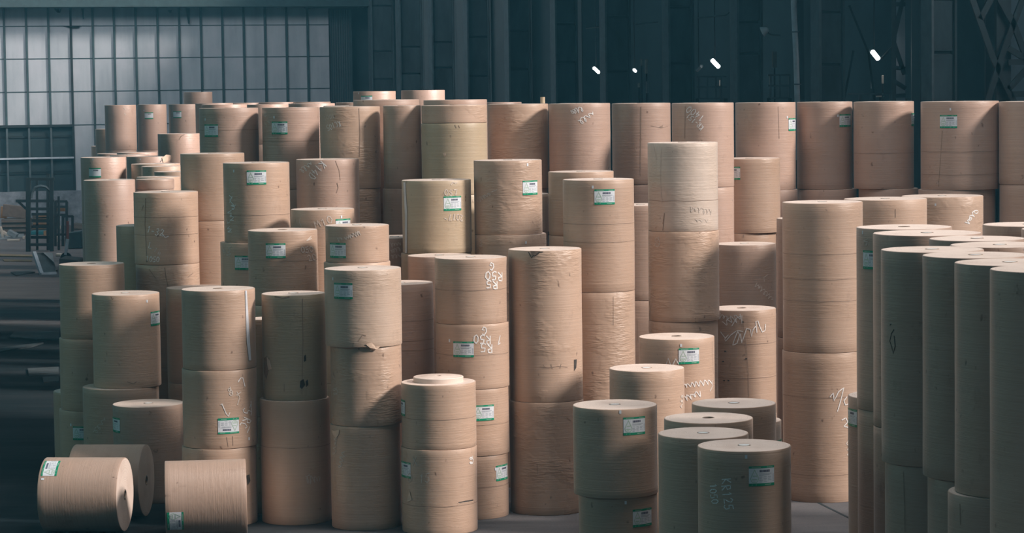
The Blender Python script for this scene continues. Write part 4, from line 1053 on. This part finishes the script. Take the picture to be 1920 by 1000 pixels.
chalk('A13', 0, [[(1435, 608), (1434, 620), (1429, 623), (1424, 612), (1421, 602), (1417, 603), (1419, 624)], [(1417, 612), (1412, 618), (1409, 632), (1407, 618), (1400, 616), (1391, 643), (1388, 626)], [(1393, 622), (1384, 620), (1376, 640), (1374, 648), (1382, 644), (1387, 628), (1382, 620), (1371, 628), (1361, 640), (1359, 636), (1366, 628)], [(1351, 622), (1360, 634)]], w=.018)
chalk('A13', 0, scrawl(1349, 592, 1368, 598, 3, 5, 2) + scrawl(1356, 608, 1390, 592, 4, 8, 4) + [[(1372, 612), (1382, 596), (1391, 592), (1391, 607)]], w=.014)
chalk('A8', 0, [[(1249, 684), (1253, 672), (1258, 686)], [(1261, 686), (1267, 673), (1273, 684)]], w=.016)
chalk('A8', 0, scrawl(1284, 724, 1334, 716, 7, 6, 8), w=.016); chalk('A8', 0, scrawl(1284, 748, 1313, 738, 4, 6, 9), w=.018); chalk('A8', 0, [[(1331, 716), (1336, 722), (1331, 734)]], w=.014)
chalk('M2', 0, [[(430, 366), (436, 372), (431, 374)], [(436, 368), (431, 380)], [(431, 376), (438, 384)]] + scrawl(438, 384, 437, 396, 2, 4, 2) + scrawl(430, 395, 436, 415, 3, 4, 6) + [[(426, 410), (427, 419), (432, 416)]] + scrawl(428, 425, 433, 438, 2, 4, 7), w=.015)
chalk('L4', 0, text('1-32', 292, 434, 13, 14, .9) + [[(303, 437), (310, 446), (316, 443)]], w=.017); chalk('L4', 0, text('L', 283, 461, 12, 10), w=.015)
chalk('L4', 0, [[(294, 465), (290, 472)], [(300, 470), (296, 477)], [(301, 473), (299, 479)]], True); chalk('L4', 0, text('1050', 287, 486, 10, 6, .9), w=.014)
chalk('A1', 1, [[(446, 717), (451, 709), (455, 709), (459, 725)]], w=.016); chalk('A1', 1, scrawl(429, 727, 437, 748, 2, 4, 3) + [[(444, 735), (449, 745), (445, 760)], [(443, 742), (452, 735)]], True)
chalk('A1', 1, [[(414, 760), (416, 757), (424, 776), (428, 781), (431, 774)]], w=.015); chalk('A1', 1, text('-5', 466, 768, 17, 110) + text('RC', 459, 794, 15, 115) + [[(463, 812), (468, 800)], [(471, 772), (470, 752)]], w=.015)
chalk('A14', 1, [[(1556, 745), (1562, 737), (1564, 752), (1572, 735), (1582, 727), (1576, 752), (1570, 772)]] + [[(1588, 744), (1582, 752), (1585, 760), (1592, 757)]], w=.017); chalk('A14', 1, [[(1578, 788), (1586, 784), (1589, 792), (1582, 800), (1591, 802)]], w=.018)
chalk('A14', 1, scrawl(1588, 826, 1592, 858, 3, 3, 4), True)
chalk('M7', 0, text('OS7', 846, 361, 11, -4, 1.1), True); chalk('M7', 0, [[(845, 347), (849, 342), (853, 344), (857, 342)]], True); chalk('M7', 0, text('2017', 854, 408, 12, 182, .8), True); chalk('M7', 0, [[(833, 409), (838, 412)]], True)
chalk('M6', 0, scrawl(633, 450, 644, 447, 2, 4, 2) + scrawl(646, 448, 676, 436, 7, 4, 4), True, .014)
chalk('M5', 0, scrawl(578, 446, 582, 452, 1, 5, 2) + text('050', 576, 468, 11, -8), True, .018); chalk('M5', 0, text('20', 585, 483, 12, -20), True, .018)
chalk('M4', 0, text('MIO'.replace('I', '1'), 607, 416, 14, -24, 1.2), True, .018); chalk('M4', 0, [[(563, 408), (562, 418), (566, 425)]], True, .012)
chalk('M3', 0, text('K14D', 594, 320, 15, 132, .9), w=.018); chalk('M3', 0, scrawl(565, 322, 583, 306, 4, 5, 5), w=.015)
chalk('Bm2', 0, text('1001', 617, 220, 8, 165, .9), True); chalk('Bm2', 0, text('KC185'.replace('8', '0'), 625, 236, 11, 160, .7), w=.014)
chalk('Bm3', 0, scrawl(495, 218, 502, 212, 2, 4, 3) + text('KS', 501, 232, 9, 150), True, .013)
chalk('M2', 1, scrawl(418, 468, 424, 480, 2, 4, 3) + scrawl(432, 462, 428, 482, 3, 4, 4), True, .014)
chalk('A10', 1, scrawl(1232, 444, 1234, 470, 2, 6, 3), True, .014); chalk('A10', 0, scrawl(1294, 392, 1334, 398, 6, 5, 6) + scrawl(1304, 414, 1330, 414, 3, 4, 8), True, .012)
chalk('A10', 0, [[(1226, 276), (1232, 300)], [(1240, 280), (1238, 330), (1241, 380)]], True, .01)
chalk('A12', 0, [[(1440, 515), (1432, 520), (1433, 528)]] + scrawl(1416, 533, 1448, 562, 7, 4, 6), True, .013)
chalk('E2', 0, scrawl(1812, 420, 1830, 396, 4, 4, 6, .8), w=.02)
chalk('M9', 0, scrawl(893, 377, 922, 362, 6, 5, 7) + [[(922, 360), (932, 356)]], True, .014); chalk('M9', 1, scrawl(903, 448, 902, 464, 3, 3, 4), True, .012)
chalk('P1', 0, scrawl(733, 460, 752, 457, 4, 4, 2) + scrawl(733, 472, 753, 466, 4, 4, 3) + scrawl(734, 482, 752, 480, 3, 3, 5), True, .012)
chalk('A3', 2, scrawl(630, 820, 626, 852, 4, 3, 6) + scrawl(644, 846, 636, 884, 4, 4, 7), True, .014); chalk('A3', 1, scrawl(628, 727, 630, 742, 2, 4, 5), True, .014)
chalk('A4', 1, scrawl(883, 856, 884, 872, 2, 3, 5), w=.02)
chalk('A9', 0, scrawl(1279, 740, 1277, 764, 3, 2, 5), True, .02)
chalk('R1', 0, scrawl(1623, 448, 1626, 462, 2, 4, 6), True, .012)
chalk('L10', 0, scrawl(280, 322, 288, 316, 2, 3, 6), True, .014)
chalk('G1', 0, [[(231, 202), (236, 206)], [(233, 212), (236, 216)]], True, .03)
chalk('L2', 1, scrawl(178, 812, 196, 786, 4, 4, 5), True, .012)
chalk('A2', 1, scrawl(574, 900, 600, 898, 5, 8, 5), True, .012)
# dark pen loop on the shaded block
strokes(ROLL_OBJ['R3', 0], 'pen_scrawl', [[(1677, 618), (1672, 626), (1669, 640), (1673, 652), (1675, 664), (1679, 650), (1677, 630)], [(1669, 610), (1672, 608)]], .014, DARKP, .0055)

# ---------------------------------------------------------------- tears, creases, tape, seams
def dark(k, i, lines, w=.014, name='crease', mat=None): strokes(ROLL_OBJ[k, i], name, lines, w * .7, mat or CREASE, .005)
polygon(ROLL_OBJ['A3', 0], 'torn_flap', [(686, 645), (697, 643), (700, 650), (712, 650), (707, 655), (694, 653), (688, 648)], TORN, .012)
dark('A3', 0, [[(672, 640), (680, 628), (686, 630)], [(664, 653), (674, 655), (690, 654)]], .02)
polygon(ROLL_OBJ['A3', 2], 'torn_flap', [(622, 806), (628, 808), (637, 806), (636, 815), (631, 822), (626, 816)], TORN, .008)
polygon(ROLL_OBJ['A4', 1], 'torn_flap', [(768, 920), (773, 938), (764, 942)], TORN, .008)
dark('A4', 1, [[(860, 943), (872, 940.5), (887, 938)]], .03, 'slit', DARKP); dark('A4', 1, [[(858, 944.5), (872, 942.5), (887, 940.5)]], .012, 'torn_edge', TORN)
dark('A6', 0, [[(991, 470), (997, 484), (1001, 478), (1010, 472), (1018, 468)], [(1001, 481), (1008, 477), (1012, 472)]], .02, 'crack', DARKP)
polygon(ROLL_OBJ['A6', 0], 'dented_flap', [(994, 471), (1013, 471), (1003, 478), (999, 479)], CREASE, .004)
polygon(ROLL_OBJ['A6', 0], 'puncture', [(1076, 675), (1081, 674), (1080, 690), (1076, 696)], DARKP, .003)
dark('A6', 0, [[(1012, 688), (1030, 690), (1046, 687), (1064, 689)], [(1018, 684), (1022, 690)], [(1052, 683), (1050, 691)], [(1033, 683), (1036, 692)]], .012, 'scuff')
dark('A6', 1, [[(1007, 870), (1008, 890)], [(1062, 783), (1070, 790)]], .016, 'scuff')
for pts in ([(496, 672), (501, 668), (505, 690), (500, 712), (496, 700)], [(563, 715), (569, 711), (572, 722), (566, 730), (562, 726)], [(570, 668), (573, 665), (574, 676), (570, 679)], [(573, 715), (577, 712), (578, 722), (574, 726)]):
    polygon(ROLL_OBJ['A2', 0], 'dark_blotch', pts, DARKP if pts[0][0] > 540 else CREASE, .003)
dark('A2', 0, [[(567, 560), (568, 640), (566, 740)], [(533, 720), (533, 735)]], .014)
polygon(ROLL_OBJ['A2', 0], 'torn_flap', [(501, 670), (506, 676), (510, 692), (504, 694), (502, 684)], TORN, .006)
dark('A2', 0, [[(515, 556), (530, 559), (543, 557)]], .03, 'scuff')
polygon(ROLL_OBJ['A1', 0], 'tape_strip', [(459, 545), (462, 545), (466, 640), (470, 676), (466, 676), (462, 640)], TAPE, .006, 'white tape strip')
dark('A1', 1, [[(425, 820), (428, 838)], [(436, 818), (437, 836)]], .014)
polygon(ROLL_OBJ['A1', 2], 'dark_blotch', [(462, 892), (467, 890), (469, 902), (464, 910)], DARKP, .003)
polygon(ROLL_OBJ['M7', 0], 'tape_strip', [(757, 342), (760.5, 342), (764, 400), (763.5, 475), (760, 475), (760, 400)], TAPE, .006, 'grey tape strip')
dark('A11', 0, [[(1359, 300), (1360, 345), (1358, 400), (1361, 434)]], .03); dark('A11', 1, [[(1360, 442), (1370, 446), (1372, 454)], [(1394, 440), (1394, 446)]], .02)
dark('L4', 0, [[(273, 372), (272, 420), (275, 480)], [(269, 385), (266, 395)]], .016)
dark('L4', 1, [[(309, 502), (311, 520), (315, 537)]], .022); dark('L4', 1, [[(280, 505), (292, 522)], [(352, 520), (362, 512)]], .014)
dark('Bm2', 0, [[(673, 203), (675, 250), (674, 294)]], .02); dark('M3', 0, [[(632, 343), (634, 352), (631, 362)]], .018); dark('M3', 0, [[(629, 299), (636, 320), (638, 338)]], .012)
dark('B4', 0, [[(1285, 200), (1284, 260)]], .016); dark('B3', 0, [[(1202, 200), (1201, 330)]], .02)
polygon(ROLL_OBJ['B3', 0], 'nick', [(1236, 238), (1243, 234), (1242, 239)], CREASE, .004); dark('B3', 0, [[(1220, 236), (1240, 240), (1252, 237)]], .012)
polygon(ROLL_OBJ['B0', 1], 'nick', [(831, 288), (835, 287), (836, 291), (833, 294)], TORN, .008)
dark('B0', 1, [[(853, 234), (856, 240)], [(860, 235), (862, 240)]], .016)
dark('B8', 0, [[(1767, 245), (1764, 290), (1760, 350)]], .016); dark('B5', 0, [[(1459, 200), (1461, 260)]], .012); dark('E1', 0, [[(1679, 392), (1679, 408)]], .014)
dark('M0', 0, [[(336, 262), (340, 255), (346, 251)]], .03); dark('A7', 1, [[(1150, 556), (1150, 610)]], .008)
dark('A13', 0, [[(1391, 592), (1399, 650), (1403, 700), (1404, 744)]], .012)
for x, y in ((1360, 659), (1356, 678), (1358, 714), (1366, 714), (1399, 673), (1393, 604)):
    polygon(ROLL_OBJ['A13', 0], 'dark_blotch', [(x - 2, y - 1), (x + 2, y - 1), (x + 1.5, y + 1.2), (x - 1.5, y + 1)], DARKP, .003)
dark('R3', 1, [[(1694, 885), (1696, 940), (1697, 998)]], .012); dark('R7', 1, [[(1800, 945), (1801, 985)]], .014)
polygon(ROLL_OBJ['L9', 0], 'torn_flap', [(303, 296), (311, 290), (321, 292), (320, 299), (310, 301), (306, 306)], TORN, .015)
dark('L9', 0, [[(300, 304), (304, 299), (306, 304)]], .03, 'crack', DARKP)
dark('L2', 0, [[(208, 554), (211, 562), (213, 560)], [(238, 716), (250, 720), (256, 716)]], .018); dark('L3', 0, [[(280, 771), (284, 775)]], .02)
dark('A10', 0, [[(1243, 420), (1246, 400), (1243, 434)]], .02); dark('A10', 1, [[(1217, 560), (1220, 580), (1218, 600)]], .02)
dark('A8', 0, [[(1335, 640), (1337, 700)]], .008); dark('M11', 1, [[(1195, 600), (1196, 640)]], .008)

def seam(k, i, ys, w=.007):
    rl = ROLL_OBJ[k, i]
    for (y, x) in ys:
        _, z = hit(rl, x, y)
        if .03 < z < rl.h - .03:
            bm = bmesh.new()
            pts = [(-math.pi + .05 + q * .12, z + .003 * math.sin(q * .9 + z * 9)) for q in range(26)]
            ribbon(bm, rl, pts, w, .0042)
            mesh_obj('wrap_seam', bm, CREASE, rl.obj)
seam('A14', 0, [(478, 1540), (525, 1540), (566, 1540)]); seam('A14', 1, [(745, 1500), (890, 1500)])
seam('A4', 0, [(788, 820)]); seam('A4', 1, [(951, 820)]); seam('A5', 3, [(914, 915)], .012); seam('A5', 2, [(797, 915)]); seam('A5', 0, [(545, 880)]); seam('A5', 1, [(667, 880)])
seam('A7', 0, [(421, 1120), (455, 1120)]); seam('A2', 1, [(841, 550)]); seam('M5', 0, [(490, 530)]); seam('A13', 0, [(646, 1390), (710, 1390)])
seam('L4', 0, [(408, 310), (441, 310)]); seam('M2', 0, [(404, 480)]); seam('M8', 0, [(603, 770), (640, 770), (658, 770)]); seam('Bm4', 0, [(244, 430)]); seam('Bm3', 0, [(265, 545)])
seam('C5', 0, []); seam('A10', 0, [(377, 1290)]); seam('B7', 0, [(288, 1650)]); seam('B8', 0, [(285, 1800), (328, 1800)]); seam('B1', 0, [])
# ---------------------------------------------------------------- scrap at the far left
def px_frame(x, y):
    p = at_floor(x, y); return p, p.y / F
def frame_rack():
    Y = at_floor(70, 472).y; o0 = at_floor(54, 472)
    t = thing('steel_frame_rack', 'tall dark steel frame with an arched hoop, standing at far left', 'rack', Matrix.Translation(o0))
    def P(x, y, dy=0.0): return at_depth(x, y, Y) - o0 + Vector((0, dy, 0))
    for x, y0, y1, dy, w in ((53, 334, 469, 0, .2), (97, 334, 467, 0, .16), (83, 328, 455, 1.0, .14), (62, 340, 455, 1.0, .1), (103, 370, 460, 1.0, .1)):
        a, b = P(x, y0, dy), P(x, y1, dy); b.z = -o0.z + .01
        bm = bmesh.new(); add_bar(bm, a, b, w); mesh_obj('post', bm, DARKSTEEL, t)
    for x0, x1, y, dy in ((50, 102, 336, 0), (30, 102, 377, 0), (55, 97, 392, 0), (55, 97, 403, .6), (55, 97, 415, .6), (55, 97, 427, .6), (52, 100, 459, 0), (55, 97, 446, .4)):
        bm = bmesh.new(); add_bar(bm, P(x0, y, dy), P(x1, y, dy), .13); mesh_obj('rail', bm, DARKSTEEL, t)
    bm = bmesh.new(); add_tube(bm, [P(58, 372), P(60, 360), P(66, 352), P(76, 349), (P(86, 351)), P(94, 358), P(99, 370)], .07); mesh_obj('hoop', bm, COLF, t)
    bm = bmesh.new(); add_bar(bm, P(34, 378), P(49, 392), .1); mesh_obj('strut', bm, DARKSTEEL, t)
frame_rack()
def small_rack():
    Y = at_floor(115, 462).y; o0 = at_floor(105, 462)
    t = thing('low_steel_rack', 'low dark steel rack right of the arched frame', 'rack', Matrix.Translation(o0))
    def P(x, y, dy=0.0): return at_depth(x, y, Y) - o0 + Vector((0, dy, 0))
    for x, y0 in ((104, 377), (125, 378), (136, 405), (118, 405)):
        a, b = P(x, y0), P(x, 462); b.z = -o0.z + .01
        bm = bmesh.new(); add_bar(bm, a, b, .12); mesh_obj('post', bm, DARKSTEEL, t)
    for x0, x1, y in ((104, 126, 378), (104, 126, 403), (118, 137, 406), (104, 137, 440), (104, 126, 388)):
        bm = bmesh.new(); add_bar(bm, P(x0, y), P(x1, y), .11); mesh_obj('rail', bm, DARKSTEEL, t)
    bm = bmesh.new(); add_bar(bm, P(103, 393, .3), P(120, 393, .3), .2); mesh_obj('orange_rail', bm, ORANGE, t)
small_rack()
def lump(name, x, y, wpx, hpx, mat, label, cat, rot=0.0, depth=.6, n=1, lift=0.0, bev=.03):
    p, s = px_frame(x, y + hpx / 2)
    M = Matrix.Translation(p) @ Matrix.Rotation(rot, 4, 'Y')
    t = thing(name, label, cat, Matrix.Translation(p))
    w, h = wpx * s, hpx * s
    bm = bmesh.new(); add_box(bm, (0, depth / 2, h / 2 + abs(math.sin(rot)) * w / 2 + lift), w, depth, h, Matrix.Rotation(rot, 4, 'Y'), bev)
    for v in bm.verts: v.co += Vector((noise.noise(v.co * 3), noise.noise(v.co * 3 + Vector((9, 0, 0))), noise.noise(v.co * 3 + Vector((0, 9, 0))))) * min(w, h) * .08
    lo = min(v.co.z for v in bm.verts)
    for v in bm.verts: v.co.z -= lo
    mesh_obj('body', bm, mat, t)
    return t
def block(name, x, y0, y1, w, Y, depth, mat, label, cat, rot=0.0, base=None):
    s = Y / F; z1 = at_depth(x, y0, Y).z; z0 = at_depth(x, y1, Y).z if base is None else base
    c = at_depth(x, y1, Y); t = thing(name, label, cat, Matrix.Translation((c.x, Y, z0)))
    bm = bmesh.new(); add_box(bm, (0, depth / 2, (z1 - z0) / 2), w * s, depth, z1 - z0, Matrix.Rotation(rot, 4, 'Y'), .03)
    lo = min(v.co.z for v in bm.verts)
    for v in bm.verts: v.co.z -= lo - .004
    mesh_obj('body', bm, mat, t)
    return t, z1
t, zA = block('timber_stack', 28, 411, 438, 50, 135, 1.2, WOODS, 'low dark timber stack left of the arched frame', 'timber', 0, 0.0)
for q in range(3):
    bm = bmesh.new(); add_box(bm, (0, -.03, zA * (.25 + .3 * q)), 50 * 135 / F * .98, .08, .1); mesh_obj('plank_edge', bm, BOARD, t)
block('cardboard_sheet', 27, 388, 411, 44, 135.2, .25, BOARD, 'brown board slab leaning on timber left of the arched frame', 'board', .12, zA)
block('cardboard_sheet', 7, 388, 411, 12, 135.8, .2, ORANGE, 'tan board at the extreme left edge', 'board', .06, zA)
lump('scrap_piece', 22, 443, 18, 9, GALV, 'crumpled grey scrap before the timber at far left', 'scrap', .5, .6)
lump('scrap_piece', 9, 442, 14, 5, PALE, 'pale bent scrap lying at far left', 'scrap', .6, .4)
lump('scrap_piece', 24, 451, 22, 4, PALE, 'pale flat scrap along the floor at far left', 'scrap', 0, .4)
lump('scrap_piece', 3, 436, 5, 22, PALE, 'pale upright scrap strip at the left edge', 'scrap', -.25, .2)
lump('plastic_crate', 70, 437, 28, 7, TEAL, 'teal crate seen through the arched frame', 'crate', 0, .8)
t, zB = block('timber_stack', 82, 403, 431, 42, 139.5, 1.5, WOODS, 'stack of orange-edged timber behind the arched frame', 'timber', 0, 0.0)
for q, f in enumerate((.12, .42, .7, .93)):
    bm = bmesh.new(); add_box(bm, (-.1 + .1 * q, -.05, zB * f), 38 * 139 / F, .1, .09); mesh_obj('orange_batten', bm, ORANGE, t)
lump('scrap_piece', 84, 438, 5, 10, ORANGE, 'orange block inside the arched frame', 'scrap', 0, .3)
lump('scrap_piece', 106, 449, 6, 10, PALE, 'white bag scrap right of the arched frame', 'scrap', .1, .4)
lump('scrap_piece', 118, 448, 12, 8, GALV, 'grey scrap heap under the low rack', 'scrap', .2, .7)
lump('scrap_piece', 93, 452, 7, 7, PALE, 'small pale scrap at the frame foot', 'scrap', .3, .4)
lump('scrap_piece', 112, 427, 4, 7, PALE, 'cream tag box on the low rack', 'scrap', 0, .2)
lump('scrap_piece', 44, 446, 4, 6, PALE, 'cream tag box left of the arched frame', 'scrap', 0, .2)
lump('scrap_piece', 109, 479, 10, 5, PALE, 'cream rag beside the tilted tray', 'scrap', .1, .4)
lump('scrap_piece', 128, 500, 34, 24, DARKSTEEL, 'dark scrap mound beside the leftmost stack', 'scrap', .1, 1.5)
lump('scrap_piece', 140, 452, 26, 30, MULL, 'dark machinery part behind the leftmost stack', 'scrap', -.1, 1.2)
lump('scrap_piece', 148, 426, 22, 10, WOODS, 'brown scrap against the low kerb wall', 'scrap', .1, .8)
lump('scrap_piece', 134, 487, 10, 6, TEAL, 'teal round scrap beside the leftmost stack', 'scrap', .2, .5)
# tilted sheet-metal tray
p, s = px_frame(88, 515)
t = thing('metal_tray', 'tilted grey sheet-metal tray on the floor at left', 'tray', Matrix.Translation(p))
bm = bmesh.new()
pts = [at_depth(x, y, p.y + dy) - p for x, y, dy in ((64, 474, .9), (98, 474, .9), (106, 512, 0), (78, 514, 0))]
bm.faces.new([bm.verts.new(v) for v in pts]); bmesh.ops.solidify(bm, geom=bm.faces[:], thickness=.06); mesh_obj('tray_sheet', bm, GALV, t)
bm = bmesh.new(); add_bar(bm, pts[0], pts[3], .14); mesh_obj('tray_rim', bm, PIPE, t)
bm = bmesh.new(); add_bar(bm, pts[3], pts[2], .1); mesh_obj('tray_rim', bm, PIPE, t)
for q, (x, y, w) in enumerate(((87, 503, 16), (98, 509, 12))):
    lump('paper_scrap', x, y, w, 5, PALE, ['crumpled cream paper on the tilted tray', 'crumpled paper at the lower corner of the tray'][q], 'scrap paper', .12, .5)
# pole with a wheel
p, s = px_frame(124, 488)
t = thing('hand_cart', 'red and white cart handle leaning beside the low rack', 'cart', Matrix.Translation(p))
P = lambda x, y, dy=0: at_depth(x, y, p.y + dy) - p
bm = bmesh.new(); add_bar(bm, P(127, 415), P(127, 448), .1); mesh_obj('handle_upper', bm, RED, t)
bm = bmesh.new(); add_bar(bm, P(127, 448), P(123, 478), .12); mesh_obj('handle_lower', bm, PIPE, t)
bm = bmesh.new(); add_bar(bm, P(123, 478), P(112, 488), .08); mesh_obj('strut', bm, GALV, t)
bm = bmesh.new(); lathe(bm, [(.25, -.05), (.25, .05)], 20, True, True); o = mesh_obj('wheel', bm, DARKSTEEL, t, True); o.location = P(124, 484); o.rotation_euler = (math.pi / 2, 0, 0)
# sheets and boards on the floor
for q, (pts, mt, lab) in enumerate((([(18, 634), (26, 625), (62, 623), (110, 624), (110, 638), (70, 639)], DULLSHEET, 'grey flat sheet lying on the floor left of the leftmost stack'),
                                    ([(52, 694), (110, 691), (110, 702), (54, 705)], DULLSHEET, 'thin grey sheet lying on the floor, the nearer one'),
                                    ([(80, 710), (110, 708), (110, 718), (82, 719)], DULLSHEET, 'brown plank end beside the leftmost stack'),
                                    ([(0, 478), (60, 480), (62, 483), (0, 482)], YELL, 'worn yellow strip along the floor at far left'),
                                    ([(5, 488), (60, 489), (60, 491), (8, 491)], YELL, 'second worn yellow strip, in front of the first'),
                                    ([(0, 440), (44, 438), (46, 446), (0, 450)], GALV, 'pale dusty board on the floor at far left'),
                                    ([(20, 512), (58, 508), (66, 512), (30, 518)], DULLSHEET, 'low grey sheet beside the tilted tray'),
                                    ([(0, 655), (40, 650), (82, 645), (60, 652), (0, 662)], DULLSHEET, 'thin brown sheet strip near the leftmost stack'))):
    P = [at_floor(x, y) for x, y in pts]; c = P[0].copy()
    t = thing('floor_sheet', lab, 'sheet', Matrix.Translation(c))
    bm = bmesh.new(); f = bm.faces.new([bm.verts.new(v - c + UPV * .045) for v in P]); bmesh.ops.recalc_face_normals(bm, faces=[f])
    if f.normal.z < 0: f.normal_flip()
    bmesh.ops.solidify(bm, geom=[f], thickness=.04)
    mesh_obj('sheet_body', bm, mt, t)
# cardboard core tube standing on the back row
rl = ROLL_OBJ['B1', 0]
tp = rl.M.translation + Vector((0, 0, rl.h))
px = at_depth(1017.5, 190, tp.y)
t = thing('core_tube', 'short tan core tube standing on the wrinkled back-row roll', 'tube', Matrix.Translation((px.x, tp.y, tp.z + .006)))
bm = bmesh.new(); lathe(bm, [(.048, 0), (.048, .13), (.038, .13), (.038, 0)], 20); mesh_obj('tube_wall', bm, KR['y'], t, True)
